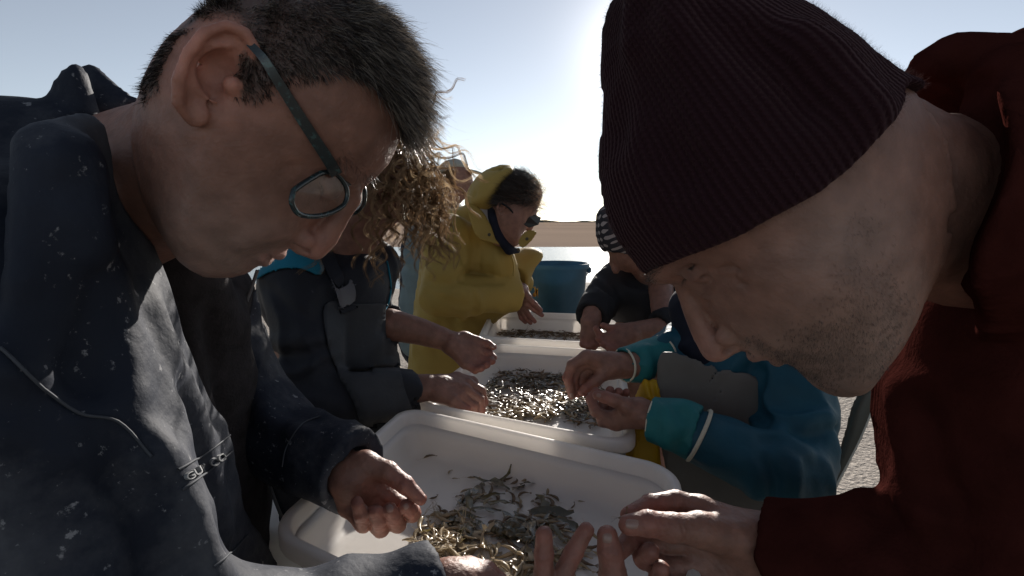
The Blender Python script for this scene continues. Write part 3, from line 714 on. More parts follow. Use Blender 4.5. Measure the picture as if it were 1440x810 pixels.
# left hand, cupped, palm up
wrL = [(455, 645, .618, .026), (478, 658, .606, .026), (496, 670, .590, .026)]
fgL = [[(490, 712, .578, .0105), (511, 737, .560, .0095), (508, 722, .549, .0088), (503, 707, .545, .0078)],
       [(506, 718, .585, .0110), (536, 743, .566, .0100), (532, 730, .554, .0092), (527, 718, .549, .0085)],
       [(524, 708, .592, .0110), (559, 737, .574, .0100), (553, 726, .562, .0092), (548, 717, .557, .0085)],
       [(540, 694, .598, .0110), (580, 722, .585, .0100), (576, 716, .574, .0092), (570, 712, .568, .0085)],
       [(512, 652, .592, .0150), (545, 664, .587, .0128), (570, 682, .578, .0105), (592, 702, .572, .0072)]]
pmL = [[(490, 680, .588, .024), (490, 712, .578, .0125)], [(492, 678, .59, .022), (506, 716, .585, .0125)], [(496, 672, .592, .022), (524, 706, .592, .0125)], [(500, 666, .594, .020), (540, 692, .598, .0125)], [(490, 665, .592, .022), (514, 653, .592, .016)]]
hL, fL = hand_mesh(wrL, fgL, pmL, .0014, cup=(528, 692, .560, .017, .012)); parts.append(hL)
# right hand reaching into the tray at the bottom edge
wrR = [(593, 856, .42, .028), (623, 838, .42, .026), (640, 828, .42, .024)]
fgR = [[(680, 816, .425, .0105), (702, 826, .428, .0095), (706, 848, .435, .0085)], [(672, 826, .420, .0105), (694, 844, .424, .0095), (696, 862, .43, .0085)], [(660, 838, .414, .0105), (680, 860, .418, .0095), (680, 876, .425, .0085)],
       [(658, 804, .436, .0115), (684, 804, .440, .0095), (702, 816, .445, .008)]]
pmR = [[(633, 826, .42, .022), (678, 818, .425, .0125)], [(633, 831, .418, .022), (670, 828, .420, .0125)], [(628, 838, .414, .022), (658, 838, .414, .012)], [(633, 821, .425, .02), (658, 806, .436, .0125)]]
hR, fR = hand_mesh(wrR, fgR, pmR, .0014); parts.append(hR)
sh_n, sh_f = P(0, 330, .42), A([-.445, .66, 1.12]); el_n, el_f = P(165, 930, .31), A([-.36, .68, .96])
parts.append(core([[(nk[1], .045), (nk[2], .055), (A([-.46, .5, 1.1]), .11), (A([-.46, .5, .75]), .13)], [(sh_n, .05), (el_n, .04), (P(420, 900, .38), .032), (P(600, 845, .42), .026)], [(sh_f, .05), (el_f, .035), (P(400, 622, .645), .03), (P(455, 645, .618), .024)],
      [(A([-.46, .42, .75]), .08), (A([-.44, .40, .06]), .05)], [(A([-.46, .60, .75]), .08), (A([-.44, .62, .06]), .05)]]))
body_obj(parts, t)
for (x, y, a, L, W_) in ((503, 703, 80, 16, 13), (527, 715, 78, 13, 13), (548, 715, 75, 12, 11), (571, 712, 60, 9, 9)): nail(fL, x, y, a, L, W_, t)
# hair: thousands of short strands, longer at the front
def hair_region(c): return (hair_in(c) < -.001) & ((np.abs((c-hd.O)@hd.N) < .0765) | (((c-hd.O)@hd.e1) > .01))
VF = (Vh, Fh)
def mk_hair(name, n, L0, L1, m, wid, extra=None, bend=None, jit=.3):
    r = on_mesh(VF, (lambda c: hair_region(c) & extra(c)) if extra else hair_region, n); g = grad(f, r, .004); u = (r-hd.O)@hd.e1
    front = np.clip((u-.0)/.09, 0, 1)
    flow = hd.e1*1.0-hd.e2*.25; flowd = flow[None]*(.35+.9*front[:, None])-hd.e2[None]*(.55+.3*front)[:, None]
    cl = np.stack([noise(r*95, 51), noise(r*95, 52), noise(r*95, 53)], 1); cl2 = np.stack([noise(r*30, 54), noise(r*30, 55), noise(r*30, 56)], 1)
    d = g*.75+flowd+cl*.38+cl2*.18; d /= np.linalg.norm(d, axis=1)[:, None]
    return hairs(name, r-g*.001, d, L0+(L1-L0)*front**2, wid, m, t, seg=3, bend=bend if bend is not None else np.array([0, 0, -.25]), jitter=jit)
mk_hair('hair', 30000, .007, .022, hair_dark, .0005, jit=.2)
mk_hair('hair', 11000, .007, .024, hair_grey, .0004)
mk_hair('hair', 5000, .012, .038, hair_grey, .00045, extra=lambda c: ((c-hd.O)@hd.e1 > .045), bend=np.array([.1, 0, -.9]))
mk_hair('hair', 5000, .012, .034, hair_dark, .00045, extra=lambda c: ((c-hd.O)@hd.e1 > .045), bend=np.array([.1, 0, -.9]))
for side in (0, 1):
    c = spline([hd.both(*q)[side] for q in ((470, 276, .020), (458, 268, .032), (447, 258, .041))], 14); g = grad(f, c, .002); c = c-g*f(c)[:, None]
    hairs('eyelashes', c, g*.9-hd.e2*.6+hd.e1*.4, .007, .00022, hair_dark, t, seg=3, jitter=.15)
    c = spline([hd.both(*q)[side] for q in ((512, 244, .010), (495, 228, .026), (472, 214, .042))], 60); c = np.repeat(c, 3, 0)+RNG.normal(0, .0018, (len(c)*3, 3)); g = grad(f, c, .002); c = c-g*f(c)[:, None]
    hairs('eyebrow', c, g*.5-hd.e1*.1-hd.e2*.5, .008, .00022, hair_dark, t, seg=3)
uvb = hd.pf.uv([(400, 350), (360, 325), (320, 280), (310, 190), (290, 180), (265, 260), (262, 350), (300, 392), (350, 385)], .05)
rt = on_mesh(VF, lambda c: polydist(uvb, (c-hd.O)@hd.e1, (c-hd.O)@hd.e2) < 0, 9000); g = grad(f, rt, .003)
hairs('stubble', rt-g*.0005, g*.8+(-hd.e2)*.6, .0014, .00012, hair_grey, t, seg=2)
# glasses
gl = link('glasses', None, None, t)
def lensrim(side):
    px = [(413, 268), (410, 284), (418, 299), (433, 304), (452, 303), (470, 297), (484, 287), (488, 271), (483, 256), (470, 243), (453, 243), (436, 252), (422, 261)]
    z0 = .030; o = []
    for a, b in px:
        zz = .025+(488-a)*.00062; uv = hd.pf.uv([(a, b)], zz)[0]; base = hd.O+hd.e1*uv[0]+hd.e2*uv[1]; o.append(base+hd.N*zz*side+(hd.e1*.006 if side < 0 else 0))
    return spline(o+[o[0]], 5)[:-1]
glass_m = mat('lens_glass', (0.9, 0.95, 0.95), 0.02, 0.5, 0.0, 5, transm=1.0, ior=1.08, coat=.3)
rims = []
for side in (1, -1):
    r = lensrim(side); rims.append(r); V, F = tube(r, .0019, 8, True); me = mesh_np('rim', V, F); ro = link('rim', me, frame_m, gl)
    c = r.mean(0); Vv = np.concatenate([[c], r]); me = bpy.data.meshes.new('lens'); n = len(r); me.from_pydata([tuple(v) for v in Vv], [], [(0, 1+k, 1+(k+1) % n) for k in range(n)]); link('lens', me, glass_m, gl)
brg = spline([rims[0][int(len(rims[0])*8/13)], (Q(497, 262)+hd.e1*.003), rims[1][int(len(rims[1])*8/13)]], 8); V, F = tube(brg, .0016, 8); link('bridge', fix_me(mesh_np('bridge', V, F)) if False else mesh_np('bridge', V, F), frame_m, gl)
for side in (1, -1):
    def T(px, py, z): uv = hd.pf.uv([(px, py)], z)[0]; return hd.O+hd.e1*uv[0]+hd.e2*uv[1]+hd.N*z*side
    a = spline([T(474, 246, .040), T(462, 225, .052), T(430, 176, .068), T(396, 122, .077), T(372, 84, .080), T(352, 62, .078)], 8)
    u = nrm(np.cross(hd.N, a[-1]-a[0])); V = []; n = len(a)
    hw = np.linspace(.0042, .0022, n); th = .0017
    for k in range(n): V += [a[k]+u*hw[k]+hd.N*th, a[k]-u*hw[k]+hd.N*th, a[k]-u*hw[k]-hd.N*th, a[k]+u*hw[k]-hd.N*th]
    F = [(k*4+j, k*4+(j+1) % 4, k*4+4+(j+1) % 4, k*4+4+j) for k in range(n-1) for j in range(4)]+[(0, 1, 2, 3), (n*4-4, n*4-3, n*4-2, n*4-1)]
    me = bpy.data.meshes.new('temple'); me.from_pydata([tuple(v) for v in V], [], F); link('temple', me, frame_m, gl)
# jacket
nF = nrm([.994, .105, 0]); eY = nrm([-.105, .994, 0]); RB = np.stack([nF, eY, [0, 0, 1]])
jk = Fd(); jk.add(lambda p: rbox(p, A([-.445, .49, .86]), A([.13, .165, .36]), RB, .09), 0)
jk.chain([sh_n+A([-.02, .02, 0]), P(-150, 400, .52)], [.105, .14], .05)
jk.chain([P(-150, 380, .52), A([-.46, .60, 1.13])], [.13, .10], .05)
jk.chain([P(-120, 250, .44), P(60, 248, .43)], [.062, .060], .04)
sleeveN = Fd().chain([P(-20, 400, .36), P(60, 640, .325), el_n], [.092, .080, .072], .02); jk.add(sleeveN, .02)
sleeveN2 = Fd().chain([el_n, P(420, 900, .38), P(625, 832, .43)], [.066, .052, .043], .01); jk.add(sleeveN2, .02)
sleeveF = Fd().chain([sh_f, el_f, P(400, 622, .645), P(510, 668, .59)], [.072, .052, .048, .050], .015); jk.add(sleeveF, .02)
panel = Puff([(128, 150), (160, 215), (215, 362), (249, 454), (284, 535), (318, 619), (340, 698), (396, 830), (470, 1000), (60, 1000), (20, 500), (40, 250), (80, 165)], A([-.29, .45, 1.0]), nF, .007, .012, step=.003, blr=1)
gap = Puff([(205, 360), (251, 454), (286, 535), (320, 619), (342, 698), (398, 830), (470, 1000), (560, 1000), (450, 850), (402, 740), (374, 656), (371, 592), (345, 523), (334, 466), (352, 425), (370, 370), (300, 330)], A([-.305, .45, 1.0]), nF, .045, .02, step=.003, blr=1)
jk.sub(gap, .006); jk.add(sleeveF, .01); jk.add(panel, .012)
far = Puff([(362, 380), (345, 425), (326, 466), (341, 523), (369, 592), (371, 656), (400, 740), (450, 850), (520, 1000), (620, 1000), (520, 760), (392, 570), (362, 480), (366, 410)], P(365, 600, .66), nrm([.55, -.83, .1]), .006, .01, step=.003, blr=1)
jk.add(far, .006)
# collar
jk.add(Puff([(40, 175), (62, 132), (78, 108), (104, 90), (118, 100), (128, 128), (134, 172), (100, 190)], P(100, 140, .43), nrm([.5, -.86, .1]), .008, .012, step=.002), .01)
jk.add(Puff([(112, 96), (128, 92), (150, 112), (198, 134), (205, 143), (178, 152), (146, 160), (134, 150), (128, 120)], P(150, 130, .46), nrm([.2, -.9, .35]), .004, .006, step=.002), .003)
def open_cuff(fd, a, c, rin, R=.1, dep=.035):
    n = nrm(c-a); fd.sub(lambda p: np.maximum(-((p-c)@n), np.sqrt(((p-c)**2).sum(1))-R), .002)
    fd.sub(lambda p: np.maximum(cone(p, c-n*dep, c+n*.03, rin*.9, rin), -((p-c+n*dep)@n)), .003)
# folds
def fold(fd, pix, r, sub=False, k=.02, lift=None, Y=None):
    p = spline(PX([(a, b, Y) for a, b in pix]), 5) if Y else stroke(fd, pix, r, (-r*.25 if not sub else r*.55) if lift is None else lift)
    g = Fd().chain(list(p), [r*.3]+[r]*(len(p)-2)+[r*.3], 0); (fd.sub if sub else fd.add)(g, k)
for pix, r, sub in [([(0, 488), (60, 545), (110, 580), (160, 588), (212, 640)], .004, False), ([(215, 640), (240, 690), (265, 760), (290, 812)], .012, False), ([(165, 655), (180, 700), (215, 760), (230, 812)], .022, True),
                    ([(60, 200), (75, 300), (60, 420), (20, 520)], .016, False), ([(110, 230), (120, 330), (150, 450), (180, 560)], .012, False), ([(95, 260), (90, 380), (60, 480)], .014, True),
                    ([(0, 600), (60, 680), (110, 780), (120, 812)], .014, False), ([(30, 640), (90, 720), (130, 812)], .012, True), ([(200, 420), (240, 520), (285, 640), (320, 760)], .008, False),
                    ([(365, 590), (400, 600), (440, 612)], .007, False), ([(365, 480), (360, 540), (385, 600)], .009, False)]:
    fold(jk, pix, r, sub)
# sleeve openings
open_cuff(jk, P(400, 622, .645), P(496, 662, .596), .036, dep=.02)
open_cuff(jk, P(420, 900, .38), P(612, 836, .428), .036)
jk.sub(lambda p: cone(p, P(330, 200, .42), nk[1], .075, .068), .004)
jk.disp.append(lambda p: folds(p, 9, (1.4, 1, .75), .0045, 21)+.0012*noise(p*38, 31)+.0006*noise(p*90, 33))
jo = solid('oilskin_jacket', jk, A([-.78, .16, .45]), A([-.05, .84, 1.42]), .0042, oil_navy, t)
# seams, welted pocket band, buttons
for pix in ([(0, 490), (60, 547), (110, 582), (165, 592), (214, 642)], [(249, 660), (285, 640), (322, 612)], [(256, 688), (290, 664), (326, 634)], [(300, 797), (325, 776), (347, 752)], [(398, 656), (404, 628), (424, 598), (450, 586)]):
    p = stroke(jk, pix, .001, .0012); tube_obj('seam', p, .0009, mat('seam', (.05, .055, .065), .7, .3), jo, 6)
p = stroke(jk, [(362, 382), (346, 425), (327, 466), (342, 523), (369, 592), (371, 656), (400, 738), (438, 806)], .001, .0, 8)
dd = np.linalg.norm(np.diff(p, axis=0), axis=1); p = p[:-1][dd < .05]
pb = spline(PX([(362, 380, .655), (346, 425, .655), (325, 466, .655), (341, 523, .655), (370, 592, .652), (372, 656, .65), (402, 740, .64), (446, 815, .62)]), 6)
tube_obj('placket_edge', pb, .0022, mat('placket', (.12, .12, .125), .45, .5), jo, 8)
for bx, by in ((357, 590), (352, 700)):
    c = P(bx, by, .652); V, F = [], []
    bo = lathe('button', [(0, .003), (.004, .003), (.0075, .0022), (.0085, 0), (.007, -.001)], (0, 0, 0), metal_m if False else mat('button', (.05, .05, .055), .4, .5), jo, 20)
    nz = nrm([.45, -.85, .2]); q = Vector(nz).to_track_quat('Z', 'Y'); bo.matrix_parent_inverse = Matrix.Identity(4); bo.parent = jo
    bo.location = Vector(c+nz*.004)-jo.location if False else Vector(c+nz*.004); bo.rotation_euler = q.to_euler(); bo.matrix_parent_inverse = jo.matrix_world.inverted() if False else Matrix.Translation(-t.location)
# embossed maker's lettering on the pocket band
def surf_text(txt, fn, p0, p1, height, m, parent, name='lettering', lift=.0012, depth=.0012, bold=.0):
    cu = bpy.data.curves.new('txt', 'FONT'); cu.body = txt; cu.size = 1; cu.offset = bold; cu.resolution_u = 3; o = bpy.data.objects.new('txt', cu); C.objects.link(o)
    dg = bpy.context.evaluated_depsgraph_get(); me = bpy.data.meshes.new_from_object(o.evaluated_get(dg)); bpy.data.objects.remove(o)
    bm = bmesh.new(); bm.from_mesh(me); bmesh.ops.triangulate(bm, faces=bm.faces[:]); bmesh.ops.remove_doubles(bm, verts=bm.verts, dist=1e-4)
    r = bmesh.ops.extrude_face_region(bm, geom=bm.faces[:]); top = {v.index for v in r['geom'] if isinstance(v, bmesh.types.BMVert)}; bm.verts.index_update()
    tp = [v for v in r['geom'] if isinstance(v, bmesh.types.BMVert)]; ts = set(tp); V = A([v.co[:] for v in bm.verts]); istop = A([v in ts for v in bm.verts])
    Wd = V[:, 0].max()-V[:, 0].min(); p0 = A(p0, float); p1 = A(p1, float); u = (V[:, 0]-V[:, 0].min())/Wd; d = p1-p0; n = A([d[1], -d[0]])/np.linalg.norm(d)
    q = p0+u[:, None]*d+n*(V[:, 1:2]/.72)*height; S_ = trace(fn, q[:, 0], q[:, 1]); g = grad(fn, S_, .002); S_ = S_+g*np.where(istop, lift+depth, lift-.002)[:, None]
    for v, s_ in zip(bm.verts, S_): v.co = s_
    me2 = bpy.data.meshes.new(name); bm.to_mesh(me2); bm.free(); return link(name, me2, m, parent)
LT = 'GUY CO'; WD = [.78, .74, .70, .35, .72, .78]; tot = sum(WD); acc_ = 0
for ch_, w_ in zip(LT, WD):
    u0 = acc_/tot; u1 = (acc_+w_*.88)/tot; acc_ += w_; a0 = A([262, 677.]); a1 = A([318, 645.])
    if ch_ != ' ': surf_text(ch_, jk, a0+(a1-a0)*u0, a0+(a1-a0)*u1, 11, mat('emboss', (.24, .245, .25), .6, .4), jo, name='letter')
# sweater inside the open jacket
sw = Fd(); sw.add(lambda p: rbox(p, A([-.45, .60, .86]), A([.11, .12, .30]), RB, .06), 0)
sw.chain([P(235, 380, .52), P(285, 470, .60), P(305, 600, .63), P(320, 720, .64)], [.05, .05, .05, .05], .02)
fold(sw, [(262, 440), (275, 540), (300, 620)], .006); fold(sw, [(290, 440), (300, 540), (318, 620)], .005, True)
sw.disp.append(lambda p: folds(p, 14, (1, 1, .6), .004, 3))
solid('sweater', sw, A([-.62, .44, .5]), A([-.2, .78, 1.25]), .006, knit_dark, t)
legs = Fd(); legs.chain([A([-.47, .42, .62]), A([-.46, .41, .1])], [.10, .07], .02); legs.chain([A([-.47, .60, .62]), A([-.46, .62, .1])], [.10, .07], .02)
solid('trousers', legs, A([-.64, .28, .04]), A([-.3, .76, .75]), .014, oil_in, t, newton=0)

# ------------------------------------------------------------------ 2. man in a burgundy beanie (right)
t = thing('person', (.35, .42, 0), 'man in a burgundy knitted beanie and dark red hoodie, bending close from the right', 'person')
hd = Head(P(1080, 300, .335), (-.23, -.97, -.02),
  [(905, 372), (912, 384), (926, 394), (945, 399), (962, 402), (975, 412), (995, 440), (1015, 465), (1035, 482), (1048, 490), (1062, 499), (1076, 501), (1090, 500), (1104, 508), (1122, 518), (1134, 531), (1150, 546), (1170, 554), (1190, 552), (1208, 540),
   (1235, 505), (1262, 470), (1290, 400), (1300, 300), (1290, 180), (1240, 100), (1150, 40), (1040, 30), (940, 60), (885, 130), (870, 220), (880, 300), (893, 345)], .074, .080,
  feats=[(1120, 430, 22, 16, 0, 3), (980, 400, 14, 12, 0, -5), (1060, 395, 16, 12, 20, 3), (1110, 500, 12, 8, 0, 1.5)])
f = hd.f; Q = hd.Q
f.chain([Q(966, 410), Q(980, 442), Q(992, 470), Q(1004, 488)], [.0068, .0080, .0088, .0085], .008)
f.chain([Q(1008, 488), Q(1030, 484)], [.0092, .0065], .006)
hd.ell2(1026, 470, .0135, (.0092, .007, .0065), -30, .004)
hd.ell2(1024, 492, .0075, (.005, .0026, .0035), -25, .002, sub=True)
hd.ell2(972, 382, .030, (.012, .010, .006), -30, .012, sub=True)
hd.ell2(982, 372, .029, (.0118, .0118, .0115), 0, .003)
hd.cone2([(925, 388, .012), (938, 372, .028), (952, 352, .042)], [.006, .0065, .005], .008)
hd.cone2([(962, 396, .018), (970, 384, .032), (975, 368, .042)], [.0008, .0010, .0008], .002, sub=True)
hd.cone2([(972, 392, .026), (990, 388, .036), (1002, 396, .040)], [.001, .0012, .0008], .003, sub=True)
for nm, line, rr_ in (('u', [(1060, 500, 0), (1068, 497, .012), (1090, 490, .023)], .0050), ('l', [(1093, 505, 0), (1092, 501, .012), (1096, 493, .021)], .0052)):
    g = [Q(*line[0][:2]), *hd.both(*line[1]), *hd.both(*line[2])]; f.chain([g[3], g[1], g[0], g[2], g[4]], [.002, rr_*.9, rr_, rr_*.9, .002], .003)
g = [Q(1078, 504), *hd.both(1084, 497, .014), *hd.both(1098, 486, .025)]; f.sub(Fd().chain([g[3], g[1], g[0], g[2], g[4]], [.0008, .0011, .0012, .0011, .0008], 0), .0025)
hd.cone2([(1034, 462, .020), (1060, 465, .031), (1085, 478, .035)], [.0012, .0014, .001], .005, sub=True)
for ln_ in ([(1008, 392, .044), (1030, 392, .052), (1050, 402, .056)], [(1006, 380, .046), (1030, 374, .054), (1052, 380, .058)]): hd.cone2(ln_, [.0008, .0012, .0008], .004, sub=True)
hd.cone2([(1045, 450, .030), (1075, 458, .038), (1100, 474, .038)], [.004, .005, .003], .012)
nk = [P(1262, 275, .350), P(1370, 300, .37), P(1500, 320, .42)]
f.chain(nk, [.054, .068, .075], .045)
f.disp.append(lambda p: .00045*noise(p*110, 3)+.0002*noise(p*420, 5))
Vh, Fh = polygonize(f, A([.04, .19, 1.04]), A([.42, .46, 1.36]), .0022)
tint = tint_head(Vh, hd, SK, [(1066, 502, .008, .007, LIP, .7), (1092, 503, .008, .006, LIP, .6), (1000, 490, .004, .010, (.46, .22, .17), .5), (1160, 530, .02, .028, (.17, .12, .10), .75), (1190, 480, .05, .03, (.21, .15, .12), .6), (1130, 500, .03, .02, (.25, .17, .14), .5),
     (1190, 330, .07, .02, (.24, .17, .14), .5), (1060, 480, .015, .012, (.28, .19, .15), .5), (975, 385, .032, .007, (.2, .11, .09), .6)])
parts = [(Vh, Fh, tint)]
# his left hand pinching a shrimp (large, near)
wr = [(1130, 775, .47, .034), (1085, 768, .48, .033), (1050, 764, .487, .030)]
fg = [[(985, 745, .470, .0155), (945, 742, .462, .0135), (912, 736, .458, .0118), (884, 738, .458, .0098)],
      [(985, 715, .505, .0125), (950, 706, .508, .0118), (915, 710, .502, .0105), (884, 725, .488, .0088)],
      [(975, 765, .500, .0125), (925, 765, .500, .0115), (888, 758, .496, .0105), (868, 778, .480, .009)],
      [(985, 795, .490, .0120), (935, 798, .486, .0110), (905, 785, .482, .0100), (915, 775, .470, .0085)],
      [(1000, 822, .480, .0110), (955, 830, .474, .0100), (925, 815, .470, .009), (930, 800, .462, .008)]]
pm = [[(1050, 755, .487, .026), (985, 718, .503, .015)], [(1050, 765, .487, .027), (978, 762, .498, .016)], [(1050, 780, .485, .026), (985, 793, .490, .015)], [(1060, 790, .482, .024), (1000, 820, .480, .014)], [(1050, 760, .478, .022), (985, 745, .470, .017)]]
h1, f1 = hand_mesh(wr, fg, pm, .0016, base=SK*.95); parts.append(h1)
wr = [(880, 1010, .40, .030), (850, 960, .41, .028)]
fg = [[(868, 870, .445, .0140), (862, 810, .450, .0130), (858, 775, .455, .0118), (854, 754, .458, .0100)],
      [(800, 870, .440, .0110), (790, 812, .445, .0098), (806, 778, .452, .0088), (824, 746, .458, .0078)],
      [(765, 880, .435, .0108), (764, 820, .440, .0098), (765, 780, .446, .0090), (765, 752, .450, .0080)],
      [(740, 900, .430, .010), (715, 870, .432, .009), (735, 850, .43, .008), (760, 860, .43, .0075)]]
pm = [[(850, 950, .41, .024), (800, 875, .437, .015)], [(850, 955, .41, .024), (768, 885, .433, .014)], [(850, 950, .415, .024), (868, 880, .44, .016)], [(840, 960, .41, .02), (745, 905, .43, .013)]]
h2, f2 = hand_mesh(wr, fg, pm, .0016, base=SK*.95); parts.append(h2)
shN, elN = P(1500, 470, .40), P(1420, 860, .38)
parts.append(core([[(nk[2], .055), (A([.50, .42, 1.02]), .10), (A([.52, .42, .75]), .12)], [(shN, .05), (elN, .04), (P(1150, 778, .465), .030)], [(A([.47, .48, 1.0]), .05), (A([.43, .34, .72]), .035), (P(880, 1010, .40), .028)],
      [(A([.54, .34, .75]), .08), (A([.52, .34, .06]), .05)], [(A([.54, .52, .75]), .08), (A([.53, .56, .06]), .05)]]))
body_obj(parts, t)
nail(f1, 889, 737, 5, 20, 15, t); nail(f1, 872, 772, 70, 14, 11, t); nail(f2, 854, 757, 90, 15, 15, t)
# stubble, eyebrows and lashes
VF = (Vh, Fh)
uvb = hd.pf.uv([(1040, 495), (1100, 470), (1150, 440), (1165, 330), (1195, 290), (1230, 330), (1270, 430), (1250, 520), (1180, 565), (1120, 530), (1085, 520)], .05)
rt = on_mesh(VF, lambda c: polydist(uvb, (c-hd.O)@hd.e1, (c-hd.O)@hd.e2)+.010*noise(c*70, 8)+RNG.normal(0, .005, len(c)) < -.004, 20000); g = grad(f, rt, .003)
hairs('stubble', rt-g*.0005, g*.6+(-hd.e2)*.9, .0024, .0001, hair_dark, t, seg=2)
ln = [(918, 392, .012), (932, 374, .028), (948, 354, .040)]
for side in (0, 1):
    c = spline([hd.both(*q)[side] for q in ln], 40); p = trace(f, *[v for v in (0, 0)]) if False else c; p = p-grad(f, p, .002)*f(p)[:, None]; p = np.repeat(p, 2, 0)+RNG.normal(0, .0018, (len(p)*2, 3)); g = grad(f, p, .002); p = p-g*f(p)[:, None]
    hairs('eyebrow', p, g*.5-hd.e1*.4-hd.e2*.3, .006, .00022, hair_dark, t, seg=3)
    ln2 = [(960, 396, .020), (970, 386, .032), (976, 372, .041)]; c = spline([hd.both(*q)[side] for q in ln2], 20); g = grad(f, c, .002); c = c-g*f(c)[:, None]
    hairs('eyelashes', c, g*.9-hd.e2*.7-hd.e1*.3, .006, .0002, hair_dark, t, seg=3, jitter=.15)
# beanie
bean_m = bpy.data.materials.new('burgundy_knit'); bean_m.use_nodes = True; nt_ = bean_m.node_tree; N_ = nt_.nodes; L_ = nt_.links; b_ = N_['Principled BSDF']
b_.inputs['Roughness'].default_value = .95; b_.inputs['Specular IOR Level'].default_value = .1; b_.inputs['Sheen Weight'].default_value = .15; b_.inputs['Sheen Tint'].default_value = (.35, .2, .2, 1)
a_ = N_.new('ShaderNodeAttribute'); a_.attribute_name = 'rib'; sx_ = N_.new('ShaderNodeSeparateXYZ'); L_.new(a_.outputs['Vector'], sx_.inputs[0])
def MN(op, *v):
    n = N_.new('ShaderNodeMath'); n.operation = op
    for i_, q in enumerate(v):
        if isinstance(q, (int, float)): n.inputs[i_].default_value = q
        else: L_.new(q, n.inputs[i_])
    return n.outputs[0]
ribh = MN('SINE', MN('MULTIPLY', sx_.outputs[0], 1.0)); ab_ = MN('ABSOLUTE', MN('SINE', MN('MULTIPLY', sx_.outputs[0], .5)))
st_ = MN('SINE', MN('ADD', MN('MULTIPLY', sx_.outputs[1], 1900.0), MN('MULTIPLY', ab_, 2.5)))
hh_ = MN('ADD', MN('MULTIPLY', ribh, 1.0), MN('MULTIPLY', st_, .35)); bp_ = N_.new('ShaderNodeBump'); bp_.inputs['Distance'].default_value = .0005; L_.new(hh_, bp_.inputs['Height']); L_.new(bp_.outputs[0], b_.inputs['Normal'])
cr_ = N_.new('ShaderNodeValToRGB'); cr_.color_ramp.elements[0].color = (.014, .005, .007, 1); cr_.color_ramp.elements[1].color = (.025, .010, .0135, 1); L_.new(MN('ADD', MN('MULTIPLY', ribh, .3), .5), cr_.inputs[0]); L_.new(cr_.outputs[0], b_.inputs['Base Color'])
hat = Puff([(903, 380), (890, 362), (868, 335), (854, 300), (845, 262), (843, 225), (847, 180), (850, 140), (843, 100), (845, 60), (852, 25), (868, -12), (920, -40), (1000, -18), (1070, -2), (1128, 20), (1175, 48), (1205, 72), (1232, 100), (1262, 116), (1290, 128), (1310, 200), (1290, 280), (1220, 350), (1140, 410), (1060, 430), (990, 430), (930, 405)],
           hd.O, hd.N, .086, .085, step=.002, blr=3, power=2.1, smooth=2)
hf = Fd(); hf.add(hat, 0); axp = hd.Q(1085, 255); ax = nrm(hd.Q(890, -10)-axp); ay = nrm(np.cross(hd.N, ax))
def ribp(p):
    q = p-axp; return np.arctan2(q@hd.N, q@ay)*124, q@ax
hf.disp.append(lambda p: .00035*np.sin(ribp(p)[0])+.0022*noise(p*26, 12)+.0008*noise(p*70, 14))
for pix, r_, s_ in (([(860, 20), (858, 80), (872, 140), (862, 190)], .006, True), ([(900, 10), (905, 90), (925, 170), (960, 260)], .005, True), ([(985, 10), (1080, 80), (1150, 150)], .005, True), ([(1120, 50), (1180, 100), (1230, 160)], .005, False)):
    fold(hf, pix, r_, s_)
bl = [hat.uv([q], z)[0] for q, z in (((888, 396), 0), ((906, 381), .0), ((950, 366), .05), ((1000, 347), .068), ((1050, 324), .075), ((1100, 298), .078), ((1150, 268), .079), ((1190, 238), .08), ((1240, 184), .08), ((1275, 142), .07), ((1290, 110), .06), ((1400, 90), .06), ((1450, 600), .06), ((900, 600), .06))]
bl = np.array(bl); hf.sub(lambda p: polydist(bl, (p-hat.O)@hat.e1, (p-hat.O)@hat.e2), .003)
V, F = polygonize(hf, A([.02, .16, 1.12]), A([.36, .48, 1.46]), .0019)
me = mesh_np('beanie', V, F); ra, rb = ribp(V); at_ = me.attributes.new('rib', 'FLOAT_VECTOR', 'POINT'); at_.data.foreach_set('vector', np.stack([ra, rb, rb*0], 1).astype(f32).ravel())
hb = link('beanie', me, bean_m, t)
fuzz_m = mat('wool_fuzz', (.09, .05, .05), .8, .2, .3, 60, transl=.4)
rt = on_mesh((V, F), lambda c: np.ones(len(c), bool), 26000); g = grad(hf, rt, .003); hairs('wool_fuzz', rt, g+RNG.normal(0, .8, rt.shape), .0035, .00010, fuzz_m, hb, seg=3, jitter=.4)
# hoodie
hood_m = mat('dark_red_fleece', (.040, .011, .009), 1.0, .0, .3, 25, bump=.0012, bs=260)
hj = Fd()
hj.add(Puff([(1225, 545), (1232, 600), (1236, 660), (1262, 720), (1290, 900), (1560, 1000), (1700, 700), (1620, 200), (1520, 60), (1440, 44), (1415, 90), (1400, 170), (1394, 260), (1392, 360), (1380, 430), (1330, 466), (1270, 486), (1238, 510)], P(1400, 450, .46), nrm([-.5, -.86, 0]), .13, .13, step=.004), 0)
hj.chain([P(1418, 130, .33), P(1405, 260, .31), P(1400, 380, .32)], [.018, .018, .018], .03)
hj.chain([shN, elN], [.10, .075], .04); hj.chain([elN, P(1250, 800, .42), P(1082, 768, .48)], [.072, .058, .043], .02)
hj.chain([A([.47, .48, 1.0]), A([.43, .34, .72]), P(905, 1040, .40)], [.07, .055, .042], .03)
